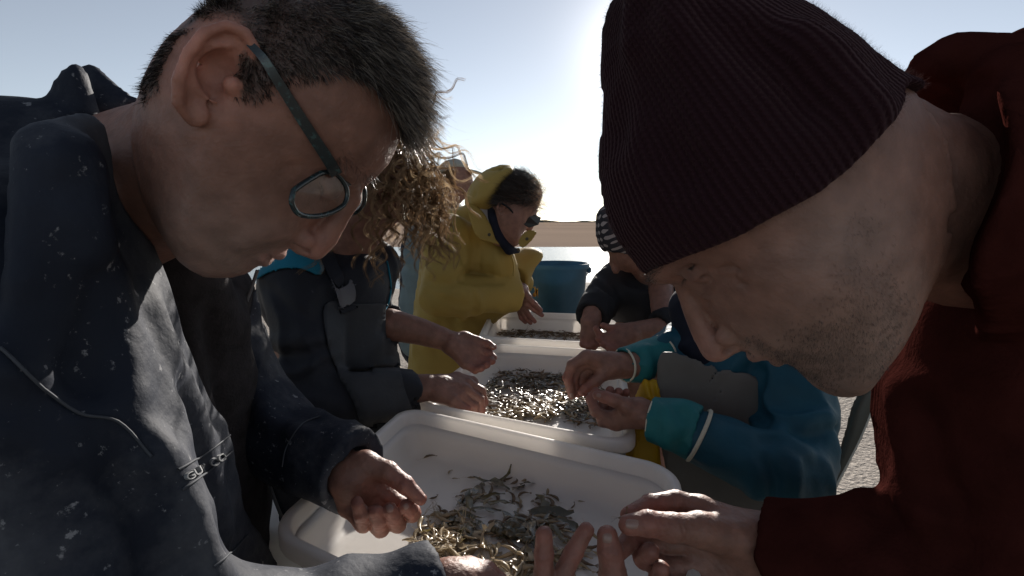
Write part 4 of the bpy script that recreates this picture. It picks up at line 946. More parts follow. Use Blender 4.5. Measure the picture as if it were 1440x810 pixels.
# hood bunched round the opening behind the neck
hj.chain(PX([(1274, 132, .36), (1285, 112, .37), (1304, 97, .37), (1342, 84, .37), (1400, 90, .37), (1480, 104, .36)]), [.005, .008, .011, .014, .018, .026], .012)
hj.chain(PX([(1380, 128, .44), (1440, 135, .45), (1540, 160, .48)]), [.03, .05, .065], .03)
hj.chain(PX([(1425, 130, .345), (1415, 190, .33), (1415, 260, .32)]), [.022, .02, .018], .02)
hj.chain(PX([(1310, 125, .42), (1400, 160, .42)]), [.02, .045], .03)
hj.ell(P(1420, 150, .335), (.022, .022, .03), None, .015)
hj.sub(lambda p: ell(p, P(1322, 126, .345), (.021, .06, .0135)), .005)
for pix, r_, s_ in (([(1395, 180), (1420, 260), (1430, 360)], .008, True), ([(1290, 720), (1230, 700), (1180, 740)], .008, False), ([(1240, 720), (1200, 760), (1150, 760)], .006, True), ([(1300, 600), (1330, 700), (1360, 790)], .012, True), ([(1260, 540), (1290, 640), (1310, 760)], .010, False)): fold(hj, pix, r_, s_)
coll = Fd(); coll.cone(P(1230, 278, .335), P(1620, 330, .45), .078, .112); cc_ = P(1392, 295, .33); coll.sub(lambda p: (p-cc_)@nrm([.75, -.66, 0])+.004*np.sin(p[:, 2]*60)+0*p[:, 0], .006); hj.add(coll, .008)
open_cuff(hj, P(1250, 800, .42), P(1084, 768, .48), .037)
hj.disp.append(lambda p: folds(p, 11, (1, 1, 1), .004, 41)+.001*noise(p*60, 31))
solid('hoodie', hj, A([.12, .20, .55]), A([.78, .72, 1.40]), .005, hood_m, t)
legs = Fd(); legs.chain([A([.55, .34, .68]), A([.53, .34, .1])], [.10, .07], .02); legs.chain([A([.55, .52, .68]), A([.54, .56, .1])], [.10, .07], .02)
solid('trousers', legs, A([.40, .2, .04]), A([.70, .70, .8]), .014, oil_in, t, newton=0)
o = bpy.data.objects.new('shrimp', SM[2]); C.objects.link(o); o.location = P(876, 724, .478); o.rotation_euler = (1.4, .3, .4); o.scale = (.34,)*3; tag(o, 'tiny shrimp pinched between thumb and forefinger of the man in the burgundy beanie', 'shrimp')
o = bpy.data.objects.new('shrimp', SM[0]); C.objects.link(o); o.location = P(836, 752, .462); o.rotation_euler = (1.2, .3, -1.0); o.scale = (.4,)*3; tag(o, 'shrimp held by the fingertips at the bottom edge, right of centre', 'shrimp')

# ------------------------------------------------------------------ 3. woman in the yellow raincoat
yel = mat('yellow_raincoat', (.33, .23, .06), .6, .25, .12, 6, bump=.0006, bs=120, transl=.10, spots=[((.35, .24, .05), 12, .6, .15, .4)])
navy_f = mat('navy_fabric', (.012, .014, .024), .85, .2, .3, 40)
t = thing('person', (-.12, 1.9, 0), 'woman in a yellow hooded raincoat and sunglasses, leaning over the farthest tray', 'person')
hd = Head(P(722, 290, 1.72), (.25, -.96, 0), [(757, 290), (752, 305), (744, 312), (741, 321), (736, 326), (733, 330), (735, 334), (731, 339), (727, 346), (718, 348), (706, 340), (694, 318), (690, 292), (694, 268), (706, 250), (724, 242), (744, 245), (758, 258), (763, 272)], .078, .082, step=.003)
f = hd.f; Q = hd.Q
f.chain([Q(753, 304), Q(748, 316), Q(744, 322)], [.007, .009, .010], .006)
hd.ell2(742, 318, .012, (.008, .007, .006), 0, .004); hd.ell2(746, 300, .03, (.012, .009, .008), 0, .006, sub=True)
g = [Q(736, 331), *hd.both(732, 329, .02)]; f.chain([g[1], g[0], g[2]], [.002, .005, .002], .003)
g = [Q(733, 335), *hd.both(730, 333, .02)]; f.sub(Fd().chain([g[1], g[0], g[2]], [.001, .0012, .001], 0), .002)
f.chain([P(712, 320, 1.73), P(698, 345, 1.79)], [.050, .045], .02)
ear(hd, [(712, 290, 0), (708, 284, .004), (702, 284, .008), (699, 292, .010), (702, 303, .006)], .072, 0, (706, 294, .006, .008), (705, 304, .004, .005), [(709, 289, .004), (704, 292, .007)])
V, F = polygonize(f, Q(722, 290)-.17, Q(722, 290)+.17, .0045)
tint = tint_head(V, hd, SK, [(736, 332, .006, .008, LIP, .8), (744, 318, .006, .014, (.48, .24, .18), .4)])
hw = [(712, 404, 1.80, .028), (731, 409, 1.83, .026)]
hh = [[(740, 428, 1.83, .0105), (752, 436, 1.83, .0095), (762, 443, 1.82, .0085)], [(738, 434, 1.84, .0105), (746, 446, 1.84, .0095), (752, 452, 1.83, .008)], [(734, 436, 1.85, .0105), (740, 448, 1.85, .0095), (746, 454, 1.85, .008)],
      [(730, 436, 1.86, .010), (733, 447, 1.86, .009), (739, 453, 1.86, .0078)], [(742, 418, 1.82, .012), (752, 428, 1.82, .0105), (760, 436, 1.82, .009)]]
hp_ = [[(733, 408, 1.85, .024), q] for q in ((740, 426, 1.83, .014), (738, 430, 1.84, .014), (733, 432, 1.85, .014), (730, 432, 1.86, .013))]+[[(733, 408, 1.85, .022), (742, 418, 1.82, .015)]]
hM, hF_ = hand_mesh(hw, hh, hp_, .003)
sh = P(630, 335, 1.76); el = P(622, 416, 1.66)
body_obj([(V, F, tint), hM, core([[(P(690, 345, 1.80), .04), (P(650, 370, 1.88), .08), (P(630, 560, 1.92), .07)], [(sh, .05), (el, .04), (P(705, 412, 1.82), .03)], [(P(720, 372, 1.98), .035), (P(732, 398, 2.03), .03), (P(722, 410, 2.0), .025)], [(P(650, 600, 1.9), .08), (A([-.18, 1.9, .08]), .05)], [(P(690, 600, 2.0), .08), (A([-.08, 2.05, .08]), .05)]], .012)], t)
cj = Fd()
cj.add(Puff([(652, 290), (668, 285), (690, 300), (702, 335), (722, 352), (748, 345), (765, 355), (742, 392), (735, 430), (700, 445), (674, 472), (660, 505), (655, 560), (655, 760), (560, 760), (568, 620), (575, 520), (582, 440), (590, 380), (600, 330), (618, 300)], P(660, 400, 1.90), nrm([.25, -.96, 0]), .10, .09, step=.006), 0)
cj.chain([sh, el], [.080, .070], .015); cj.chain([el, P(735, 413, 1.82)], [.070, .059], .01)
cj.chain([P(720, 372, 1.98), P(732, 398, 2.03), P(722, 415, 2.0)], [.05, .045, .04], .03)
# hood standing behind the head
cj.add(Puff([(654, 292), (658, 268), (672, 247), (694, 234), (714, 231), (724, 238), (720, 252), (708, 268), (700, 284), (680, 300)], P(690, 265, 1.74), hd.N, .10, .06, step=.004), .012)
cj.sub(Puff([(684, 290), (690, 264), (702, 248), (730, 240), (750, 300), (700, 330)], P(690, 265, 1.74), hd.N, .088, .05, step=.004), .003)
cj.chain([P(668, 345, 1.79), P(700, 366, 1.77), P(712, 400, 1.83)], [.07, .055, .055], .03)
cj.sub(lambda p: ell(p, Q(718, 302), (.050, .085, .055)), .005); cj.ell(P(668, 374, 1.80), (.06, .06, .06), None, .03)
for pix, r_, s_ in (([(600, 395), (620, 402), (655, 392)], .010, True), ([(600, 380), (622, 385), (650, 372)], .008, False), ([(605, 350), (615, 365), (640, 372)], .008, True), ([(600, 410), (625, 425), (660, 428)], .010, True), ([(655, 400), (680, 396), (705, 398)], .008, True), ([(590, 450), (585, 500)], .012, False), ([(620, 440), (615, 500)], .014, True), ([(650, 440), (652, 510)], .012, False), ([(676, 340), (674, 385)], .006, True), ([(700, 355), (698, 390)], .006, False)): fold(cj, pix, r_, s_)
for pix, r_, s_ in (([(628, 318), (644, 340), (650, 376)], .006, True), ([(646, 382), (690, 387), (718, 389)], .010, True), ([(606, 388), (628, 398), (650, 396)], .007, True), ([(640, 320), (652, 345), (656, 372)], .005, False), ([(600, 425), (640, 440), (690, 436)], .006, True), ([(690, 345), (700, 365), (704, 385)], .005, False), ([(600, 350), (604, 372), (612, 392)], .006, False)): fold(cj, pix, r_, s_, k=.008)
open_cuff(cj, P(690, 414, 1.757), P(723, 413, 1.80), .048)
cj.disp.append(lambda p: folds(p, 9, (1, 1, .6), .008, 61)+.002*noise(p*30, 31))
yc = solid('raincoat', cj, A([-.45, 1.5, .3]), A([.22, 2.2, 1.45]), .0085, yel, t)
def flap(poly, Y, n, name='collar_flap', m=yel, T=.003):
    ff = Puff(poly, P(poly[0][0], poly[0][1], Y), n, T, .005, step=.0025, smooth=1, blr=.6); q = PX([(a, b, Y) for a, b in poly]); q = np.array(q); return solid(name, ff, q.min(0)-.05, q.max(0)+.05, .0032, m, t)
flap([(654, 287), (664, 285), (680, 297), (690, 316), (701, 333), (713, 350), (706, 346), (690, 341), (669, 335), (660, 308)], 1.655, nrm([.45, -.88, .15]))
flap([(740, 322), (757, 325), (750, 336), (741, 346), (733, 350), (727, 340)], 1.66, nrm([-.3, -.94, .15]))
flap([(664, 286), (684, 282), (690, 300), (697, 320), (704, 336), (698, 334), (688, 315), (678, 297)], 1.672, nrm([.45, -.88, .15]), 'lining', mat('grey_lining', (.35, .33, .31), .8, .2))
tube_obj('front_seam', spline(PX([(716, 352, 1.70), (722, 370, 1.715), (722, 388, 1.72)]), 5), .003, yel, t, 6)
for bx, by, by_Y in ((688, 330, 1.648), (741, 336, 1.652), (729, 351, 1.69)):
    p = P(bx, by, by_Y); lathe('press_stud', [(0, .0035), (.004, .003), (.0055, 0)], p+A([0, -.002, 0]), mat('stud', (.05, .04, .02), .4, .5), yc, 12, tilt=np.array([[1, 0, 0], [0, 0, -1], [0, 1, 0]]))
nz_ = Fd(); nz_.chain(PX([(688, 282, 1.72), (694, 305, 1.69), (703, 332, 1.69), (716, 352, 1.70), (728, 352, 1.74)]), [.017, .019, .019, .016, .010], .01); solid('fleece_collar', nz_, P(705, 320, 1.71)-.13, P(705, 320, 1.71)+.13, .005, navy_f, t)
# hair pulled back, sunglasses
uvh = hd.pf.uv([(772, 280), (767, 298), (758, 301), (748, 291), (730, 288), (718, 288), (710, 280), (704, 292), (697, 284), (697, 268), (706, 246), (724, 236), (750, 236), (770, 256)], .05)
rt = on_mesh((V, F), lambda c: polydist(uvh, (c-hd.O)@hd.e1, (c-hd.O)@hd.e2) < 0, 15000); g = grad(f, rt, .006)
hairs('hair', rt, g*.35-hd.e1*.9+hd.e2*.1, .040, .0009, mat('hair_brown', (.03, .02, .014), .4, .5, .4, 60), t, seg=4, jitter=.3, bend=-g*.7)
rt = on_mesh((V, F), lambda c: (polydist(uvh, (c-hd.O)@hd.e1, (c-hd.O)@hd.e2) < 0) & (((c-hd.O)@hd.e1) > .03), 300); g = grad(f, rt, .006)
hairs('loose_hair', rt, g*.5+hd.e1*.9-hd.e2*.5, .09, .0006, hair_fair, t, seg=6, jitter=.4, curl=.8)
sg = link('sunglasses', None, None, t); dkl = mat('dark_lens', (.008, .008, .010), .3, .3, .1, 5)
for side in (1, -1):
    q = [hd.both(a, b, z)[0 if side > 0 else 1] for a, b, z in ((757, 306, .010), (753, 316, .022), (741, 320, .038), (727, 312, .056), (722, 302, .062), (736, 301, .052), (748, 302, .030))]
    q = [v+hd.N*.008*side+hd.e1*.004 for v in q]
    bm = bmesh.new(); vs = [bm.verts.new(v) for v in q]; vb = [bm.verts.new(v+hd.N*.002*side+hd.e1*.003) for v in q]; n = len(q)
    bm.faces.new(vs); bm.faces.new(vb[::-1]); [bm.faces.new((vs[i_], vb[i_], vb[(i_+1) % n], vs[(i_+1) % n])) for i_ in range(n)]; bmesh.ops.recalc_face_normals(bm, faces=bm.faces[:]); me = bpy.data.meshes.new('dark_lens'); bm.to_mesh(me); bm.free(); link('dark_lens', me, dkl, sg)
    V_, F_ = tube(spline([hd.both(a, b, z)[0 if side > 0 else 1] for a, b, z in ((724, 303, .066), (716, 293, .078), (706, 286, .08))], 5), .003, 6); link('temple', mesh_np('temple', V_, F_), dkl, sg)

# ------------------------------------------------------------------ 4. woman with long curly hair (between the grey haired man and the raincoat)
def simple_head(O, N, r=.088, face=True, h=.005):
    N = nrm(N); hdf = Fd(); e1 = nrm(np.cross(N, [0, 0, 1])); return hdf
wet = mat('black_neoprene', (.016, .018, .024), .7, .35, .25, 12, bump=.0006, bs=160, spots=[((.10, .10, .11), 60, .68, .05, .4)])
bib_m = mat('charcoal_bib', (.040, .043, .048), .7, .3, .25, 14, bump=.0008, bs=120, spots=[((.12, .12, .12), 50, .66, .06, .4)])
turq = mat('turquoise_fabric', (.012, .16, .24), .75, .3, .2, 20, bump=.0006, bs=160)
t = thing('person', (-.3, 1.05, 0), 'woman with long curly fair hair and black sleeves rolled up, sorting from the middle tray', 'person')
hd = Head(P(530, 262, 1.10), (.25, -.96, 0), [(560, 300), (552, 318), (545, 316), (540, 322), (534, 327), (520, 332), (505, 328), (492, 308), (484, 270), (490, 225), (512, 200), (540, 196), (566, 210), (578, 240), (572, 272), (565, 288)], .076, .08, step=.003)
f = hd.f; Q = hd.Q; f.chain([Q(562, 290), Q(560, 306)], [.008, .010], .006); f.chain([P(515, 300, 1.10), P(480, 350, 1.10)], [.055, .06], .02)
hd.ell2(556, 286, .03, (.012, .009, .008), 0, .006, sub=True); g = [Q(550, 318), *hd.both(542, 316, .02)]; f.chain([g[1], g[0], g[2]], [.002, .006, .002], .003)
c = Q(530, 262); Vh, Fh = polygonize(f, c-.17, c+.17, .005); tint = tint_head(Vh, hd, SK, [(550, 318, .006, .008, LIP, .6)])
wrA = [(548, 456, 1.14, .036), (590, 466, 1.15, .031), (622, 476, 1.15, .026), (636, 482, 1.15, .024)]
fgA = [[(672, 492, 1.15, .011), (688, 498, 1.145, .0098), (694, 503, 1.14, .0085)], [(668, 501, 1.14, .011), (684, 508, 1.135, .0098), (692, 508, 1.13, .0085)], [(662, 508, 1.13, .011), (677, 515, 1.125, .0095), (685, 513, 1.12, .0082)], [(655, 512, 1.12, .0105), (668, 520, 1.115, .009), (677, 518, 1.11, .0078)],
       [(652, 474, 1.16, .0135), (672, 480, 1.16, .0115), (686, 484, 1.155, .0095), (694, 488, 1.15, .0075)]]
pmA = [[(636, 482, 1.15, .022), (672, 491, 1.15, .013)], [(636, 484, 1.145, .022), (667, 500, 1.14, .013)], [(636, 486, 1.14, .022), (660, 507, 1.13, .013)], [(636, 486, 1.14, .02), (653, 511, 1.12, .012)], [(636, 480, 1.15, .02), (654, 475, 1.16, .014)]]
hA, fA = hand_mesh(wrA, fgA, pmA, .0022, cup=(676, 499, 1.12, .014, .010))
wrB = [(560, 550, .98, .032), (600, 545, .99, .027), (618, 545, 1.0, .025)]
fgB = [[(658, 540, 1.02, .0125), (676, 550, 1.02, .0105), (680, 566, 1.02, .0095), (675, 577, 1.015, .008)], [(654, 549, 1.0, .0125), (674, 562, 1.0, .0105), (676, 577, 1.0, .0095), (670, 586, 1.0, .008)],
       [(646, 558, .985, .0120), (666, 572, .985, .0100), (668, 583, .985, .009), (660, 588, .985, .008)], [(637, 564, .97, .0115), (655, 577, .97, .0095), (655, 586, .97, .0085)],
       [(642, 532, 1.03, .013), (664, 537, 1.04, .0115), (676, 556, 1.04, .010), (678, 572, 1.03, .0085)]]
pmB = [[(618, 545, 1.0, .024), (656, 541, 1.02, .014)], [(618, 546, 1.0, .024), (652, 549, 1.0, .0145)], [(618, 550, .99, .022), (645, 558, .985, .014)], [(618, 553, .98, .02), (636, 563, .97, .013)], [(618, 543, 1.0, .02), (642, 533, 1.03, .014)]]
hB, fB = hand_mesh(wrB, fgB, pmB, .0022)
shN = P(414, 400, 1.0); elN = P(446, 570, .91); shF = P(520, 380, 1.16); elF = P(500, 455, 1.16)
body_obj([(Vh, Fh, tint), hA, hB, core([[(P(480, 350, 1.10), .05), (P(450, 420, 1.08), .10), (P(470, 620, 1.1), .12)], [(shN, .04), (elN, .035), (P(560, 550, .98), .028)], [(shF, .04), (elF, .035), (P(570, 460, 1.145), .028)], [(P(440, 640, 1.05), .07), (A([-.40, 1.02, .08]), .05)], [(P(500, 640, 1.15), .07), (A([-.3, 1.2, .08]), .05)]], .01)], t)
nail(fA, 693, 487, 0, 8, 5, t); nail(fA, 692, 503, 0, 6, 5, t)
jf = Fd(); jf.add(Puff([(362, 430), (362, 385), (400, 352), (455, 338), (500, 345), (540, 360), (550, 395), (552, 440), (556, 490), (566, 545), (585, 600), (600, 760), (420, 760), (408, 600), (394, 500), (384, 460)], P(450, 450, 1.09), nrm([.3, -.95, 0]), .12, .11, step=.005), 0)
jf.chain([P(414, 400, 1.0), P(434, 480, .95), P(446, 570, .91)], [.062, .060, .060], .02); jf.chain([P(440, 570, .91), P(500, 560, .93), P(592, 546, .985)], [.062, .052, .042], .015); jf.chain([shF, elF, P(556, 456, 1.14)], [.07, .055, .046], .02)
for pix, r_, s_ in (([(365, 490), (400, 500), (450, 490)], .007, True), ([(365, 475), (400, 482), (450, 475)], .007, False), ([(370, 520), (410, 525), (440, 515)], .007, False), ([(450, 520), (480, 540), (500, 590)], .008, True), ([(480, 530), (540, 530), (575, 528)], .004, False), ([(370, 400), (400, 430), (440, 450)], .007, True)): fold(jf, pix, r_, s_)
open_cuff(jf, P(500, 560, .93), P(586, 548, .98), .036); open_cuff(jf, elF, P(552, 456, 1.138), .041)
jf.disp.append(lambda p: folds(p, 13, (1, 1, .9), .004, 71)+.001*noise(p*50, 31))
V, F = polygonize(jf, P(450, 500, 1.05)-A([.3, .3, .42]), P(470, 450, 1.05)+A([.3, .32, .3]), .0052)
me = mesh_np('jacket', V, F); jo = link('jacket', me, wet, t)
# turquoise shoulder yoke, bib front, straps and buckle laid over the jacket
def patch(name, fn, poly, m, parent, lift=.002, n=40, thick=.003, smoothn=2):
    pl = smooth_poly(poly, smoothn); lo = pl.min(0); hi = pl.max(0); st = max((hi-lo))/n; xs = np.arange(lo[0], hi[0]+st, st); ys = np.arange(lo[1], hi[1]+st, st)
    X, Y = np.meshgrid(xs, ys, indexing='ij'); D_ = polydist(pl, X, Y)
    # pull the border vertices onto the outline
    gx, gy = np.gradient(D_, st); near = (D_ > 0) & (D_ < st*1.5); X = np.where(near, X-gx*D_, X); Y = np.where(near, Y-gy*D_, Y)
    keep = D_ < st*1.5; S_ = trace(fn, X.ravel(), Y.ravel()); G_ = grad(fn, S_, .002); V_ = S_+G_*lift; i_ = np.arange(X.shape[0]-1)[:, None]*X.shape[1]+np.arange(X.shape[1]-1); q_ = np.stack([i_, i_+1, i_+1+X.shape[1], i_+X.shape[1]], -1).reshape(-1, 4)
    inside = (D_.ravel() < st*.35); ok = keep.ravel()[q_].all(1) & (inside[q_].sum(1) >= 1); e = np.linalg.norm(V_[q_[:, 0]]-V_[q_[:, 2]], axis=1); ok &= e < 6*np.median(e[ok]) if ok.any() else ok
    q_ = q_[ok]; me = mesh_np(name, V_, q_[:, ::-1]); bm = bmesh.new(); bm.from_mesh(me); bmesh.ops.delete(bm, geom=[v for v in bm.verts if not v.link_faces], context='VERTS'); bm.to_mesh(me); bm.free()
    o = link(name, me, m, parent); md = o.modifiers.new('thickness', 'SOLIDIFY'); md.thickness = thick; md.offset = -1; return o
patch('shoulder_yoke', jf, [(340, 388), (362, 372), (400, 352), (455, 336), (456, 394), (420, 376), (385, 380), (356, 398)], turq, jo, .0025)
patch('bib', jf, [(452, 420), (500, 428), (552, 425), (557, 490), (566, 545), (590, 600), (600, 640), (520, 640), (500, 560), (470, 520), (455, 470)], bib_m, jo, .002)
for ps, w_ in (([(544, 368), (549, 400), (546, 425), (538, 440)], .0022),): tube_obj('piping', stroke(jf, ps, .001, .001), w_, turq, jo, 6)
sp = trace(jf, *np.array([(462, 402), (470, 412), (478, 424), (500, 420), (522, 414)]).T)
buck = mat('grey_buckle', (.09, .09, .10), .35, .5, .1, 20)
bo = patch('buckle', jf, [(463, 396), (466, 404), (472, 408), (490, 402), (490, 394), (496, 398), (499, 413), (497, 426), (474, 436), (472, 424), (468, 412)], buck, jo, .008, 24, .006, 1)
patch('strap', jf, [(440, 350), (462, 345), (488, 398), (470, 407)], wet, jo, .004, 20, .004, 1); patch('strap', jf, [(474, 437), (498, 427), (500, 434), (477, 444)], wet, jo, .006, 20, .005, 1)
# curls
def curls(name, n, m, wid, px, L, rad, turns, bend, kink=1.0, seed=1, dirn=None, fly=False):
    rg = np.random.default_rng(seed); seg = 30; pts = []
    c0 = hd.Q(518, 246); 
    for _ in range(n):
        for __ in range(30):
            d = nrm(rg.normal(size=3)); 
            if (d@hd.e1 > -.55 or rg.random() < .3) and d[2] > -.35: break
        root = c0+d*A([.088, .088, .09]); Ls = L*rg.uniform(.55, 1.2); dr = nrm(d*.9+(dirn if dirn is not None else A([0, 0, 0]))+rg.normal(0, .25, 3)); p = root.copy(); ln = [p.copy()]
        for s_ in range(seg):
            dr = nrm(dr+bend*(1/seg)*4+(-d*0)+rg.normal(0, .06, 3)*(2 if fly else 1)); p = p+dr*Ls/seg; ln.append(p.copy())
        ln = np.array(ln); ax_ = nrm(ln[-1]-ln[0]); u = nrm(np.cross(ax_, [.3, .8, .2])); v = np.cross(ax_, u); a_ = rg.uniform(0, 6.28)+np.linspace(0, turns*rg.uniform(.7, 1.4)*6.28, seg+1); am = rad*rg.uniform(.5, 1.3)*np.clip(np.linspace(0, 3, seg+1), 0, 1)
        ln = ln+am[:, None]*(np.cos(a_)[:, None]*u+np.sin(a_)[:, None]*v); pts.append((ln, rg.integers(1 << 30)))
    out = []; K = 1 if fly else 15
    for ln, sd_ in pts:
        r2 = np.random.default_rng(sd_)
        for k in range(K):
            off = r2.normal(0, .0011 if not fly else .0, 3); sc2 = 1+r2.normal(0, .35)*.3; q = ln+off*np.linspace(.6, 1.8, seg+1)[:, None]; out.append(q)
    Pn = np.stack(out); n_ = len(Pn); side = nrm(np.array([.6, .5, .6])); sd2 = RNG.normal(0, 1, (n_, 3)); sd2 /= np.linalg.norm(sd2, axis=1)[:, None]
    tp = np.linspace(1, .2, seg+1)[None, :, None]*wid*.5; A_ = Pn+sd2[:, None]*tp; B_ = Pn-sd2[:, None]*tp; V_ = np.stack([A_, B_], 2).reshape(-1, 3); i_ = np.arange(n_)[:, None]*(2*(seg+1))+np.arange(seg)[None]*2
    F_ = np.stack([i_, i_+1, i_+3, i_+2], -1).reshape(-1, 4); return link(name, mesh_np(name, V_, F_), m, t)
curls('hair', 330, hair_curl, .0016, None, .19, .010, 3.2, A([-.06, -.02, -.42]), seed=2, dirn=A([.02, -.2, -.5]))
curls('hair', 90, hair_fair, .0011, None, .19, .011, 3.0, A([.0, -.02, -.38]), seed=3, dirn=A([.05, -.2, -.45]))
curls('loose_hair', 34, hair_fair, .0007, None, .20, .012, 1.5, A([.16, .02, -.12]), seed=5, dirn=A([.5, 0, .1]), fly=True)
lg = Fd(); lg.chain([P(440, 620, 1.05), A([-.40, 1.02, .1])], [.10, .07], .02); lg.chain([P(500, 620, 1.15), A([-.3, 1.2, .1])], [.10, .07], .02); solid('trousers', lg, A([-.6, .85, .04]), A([-.1, 1.35, .9]), .016, oil_in, t)

# ------------------------------------------------------------------ 5. person in teal jacket and grey apron (right, face hidden)
teal_d = mat('teal_jacket', (.007, .065, .10), .6, .35, .2, 14, bump=.0006, bs=140); teal_l = mat('teal_cuff', (.014, .14, .15), .6, .35, .15, 14, bump=.0006, bs=140)
apron = mat('grey_apron', (.115, .11, .10), .65, .3, .15, 10, bump=.0004, bs=90, spots=[((.14, .14, .135), 30, .6, .1, .4)]); cream = mat('cream_piping', (.5, .48, .38), .6, .3, .1, 20)
t = thing('person', (.42, 1.0, 0), 'person in teal jacket with cream banded cuffs and grey apron, face hidden by burgundy beanie', 'person')
hd = Head(P(1010, 350, .98), (-.3, -.95, 0), [(962, 360), (960, 375), (953, 386), (962, 392), (964, 402), (975, 415), (1000, 415), (1030, 395), (1050, 350), (1045, 300), (1010, 278), (975, 290), (962, 320)], .074, .08, step=.004)
f = hd.f; f.chain([P(1030, 380, .98), P(1055, 440, 1.02)], [.052, .06], .02); c = hd.O; Vh, Fh = polygonize(f, c-.16, c+.16, .006); tint = tint_head(Vh, hd, SK, [])
wrC = [(900, 512, .94, .028), (872, 514, .93, .0245), (858, 514, .925, .0235)]
fgC = [[(824, 502, .915, .0115), (805, 513, .91, .0100), (798, 531, .91, .0090), (804, 556, .91, .0075)], [(828, 506, .925, .0115), (810, 520, .925, .010), (806, 538, .925, .009), (812, 554, .92, .0075)],
       [(834, 512, .935, .0115), (818, 528, .937, .010), (817, 543, .935, .009), (822, 552, .93, .0075)], [(842, 518, .945, .011), (830, 532, .945, .0095), (830, 545, .94, .0085)], [(850, 524, .915, .0125), (838, 536, .905, .0105), (824, 546, .902, .0088), (818, 551, .902, .0075)]]
pmC = [[(858, 512, .925, .022), (826, 502, .915, .0135)], [(858, 513, .927, .022), (829, 507, .925, .0135)], [(858, 515, .93, .022), (835, 513, .935, .0135)], [(858, 517, .935, .02), (843, 519, .945, .0125)], [(860, 516, .92, .02), (850, 524, .915, .014)]]
hC, fC = hand_mesh(wrC, fgC, pmC, .0019)
wrD = [(935, 592, .80, .026), (908, 583, .815, .0235), (898, 580, .82, .023)]
fgD = [[(862, 590, .835, .0115), (838, 578, .845, .0105), (832, 562, .855, .0095), (838, 551, .86, .008)], [(866, 596, .83, .0115), (848, 592, .84, .0102), (842, 580, .86, .009), (858, 549, .875, .0078)],
       [(874, 590, .86, .011), (856, 578, .875, .0098), (862, 562, .88, .0088), (870, 551, .88, .0078)], [(882, 580, .88, .0105), (872, 568, .89, .009), (876, 556, .89, .008), (881, 552, .885, .0072)], [(884, 572, .815, .0130), (866, 564, .815, .0112), (850, 558, .82, .0098), (840, 556, .825, .0082)]]
pmD = [[(898, 580, .82, .022), (864, 588, .835, .0135)], [(898, 584, .82, .021), (868, 594, .83, .013)], [(898, 580, .835, .02), (876, 588, .855, .013)], [(898, 577, .85, .018), (884, 580, .875, .012)], [(898, 577, .818, .02), (884, 572, .815, .015)]]
hD, fD = hand_mesh(wrD, fgD, pmD, .0018, cup=(852, 566, .845, .012, .010))
shN = P(1105, 525, .89); elN = P(1118, 664, .76); shF = P(1010, 450, 1.06); elF = P(985, 500, 1.02)
body_obj([(Vh, Fh, tint), hC, hD, core([[(P(1055, 440, 1.04), .045), (A([.46, 1.04, .95]), .07), (A([.46, 1.05, .7]), .08)], [(shN, .04), (elN, .035), (P(960, 600, .79), .026)], [(shF, .04), (P(960, 480, 1.02), .035), (P(920, 512, .95), .027)], [(A([.46, .92, .7]), .07), (A([.46, .92, .08]), .05)], [(A([.42, 1.08, .7]), .07), (A([.42, 1.1, .08]), .05)]], .01)], t)
nail(fD, 842, 556, 10, 7, 6, t); nail(fC, 804, 556, 80, 7, 6, t)
up = Fd(); up.add(Puff([(1000, 430), (1060, 420), (1110, 440), (1160, 490), (1170, 560), (1150, 640), (1130, 690), (1120, 800), (960, 800), (952, 700), (940, 600), (935, 520), (945, 470)], P(1060, 560, .97), nrm([-.35, -.93, 0]), .11, .11, step=.005), 0)
up.chain([shN, P(1122, 600, .82), elN], [.070, .058, .052], .02); up.chain([elN, P(1080, 655, .745), P(986, 614, .775)], [.052, .048, .0405], .012); up.chain([P(1030, 440, 1.08), P(975, 480, 1.03), P(940, 495, .98)], [.06, .05, .038], .02)
for pix, r_, s_ in (([(1070, 620), (1120, 616), (1170, 600)], .006, True), ([(1062, 600), (1110, 600), (1160, 585)], .007, False), ([(1075, 560), (1090, 610), (1130, 640)], .007, False), ([(1080, 650), (1090, 680), (1080, 700)], .006, True), ([(1050, 645), (1062, 670), (1058, 690)], .006, False), ([(1100, 640), (1120, 680), (1110, 710)], .006, False), ([(945, 480), (960, 495), (965, 515)], .005, True), ([(1075, 520), (1070, 560), (1078, 600)], .006, True)): fold(up, pix, r_, s_)
up.disp.append(lambda p: folds(p, 15, (1, 1, 1), .007, 81)+folds(p, 34, (1, 1, 1), .0018, 85)+.001*noise(p*50, 31))
jo = solid('jacket', up, A([.2, .60, .45]), A([.70, 1.25, 1.12]), .005, teal_d, t)
ck = Fd(); ck.chain([P(1010, 627, .766), P(960, 600, .785), P(918, 590, .81)], [.042, .043, .036], .01); open_cuff(ck, P(960, 600, .785), P(916, 589, .81), .031)
fold(ck, [(935, 575), (940, 600), (935, 625)], .004); fold(ck, [(960, 580), (968, 605), (958, 630)], .004, True); ck.disp.append(lambda p: folds(p, 20, (1, 1, 1), .002, 8))
_a, _b = P(918, 590, .81), P(978, 610, .778); _n = nrm(_b-_a); ck.sub(lambda p: np.maximum(-((p-_b)@_n), -10.0), .001)
cko = solid('cuff', ck, P(960, 600, .78)-.1, P(960, 600, .78)+.1, .003, teal_l, jo)
ck2 = Fd(); ck2.chain([P(938, 498, .985), P(905, 508, .955), P(880, 512, .935)], [.038, .037, .032], .01); open_cuff(ck2, P(915, 506, .96), P(877, 513, .933), .0285)
fold(ck2, [(893, 490), (898, 510), (893, 530)], .004, True); fold(ck2, [(905, 490), (912, 510), (906, 532)], .004); ck2.disp.append(lambda p: folds(p, 20, (1, 1, 1), .003, 8))
solid('cuff', ck2, P(908, 506, .955)-.1, P(908, 506, .955)+.1, .003, teal_l, jo)
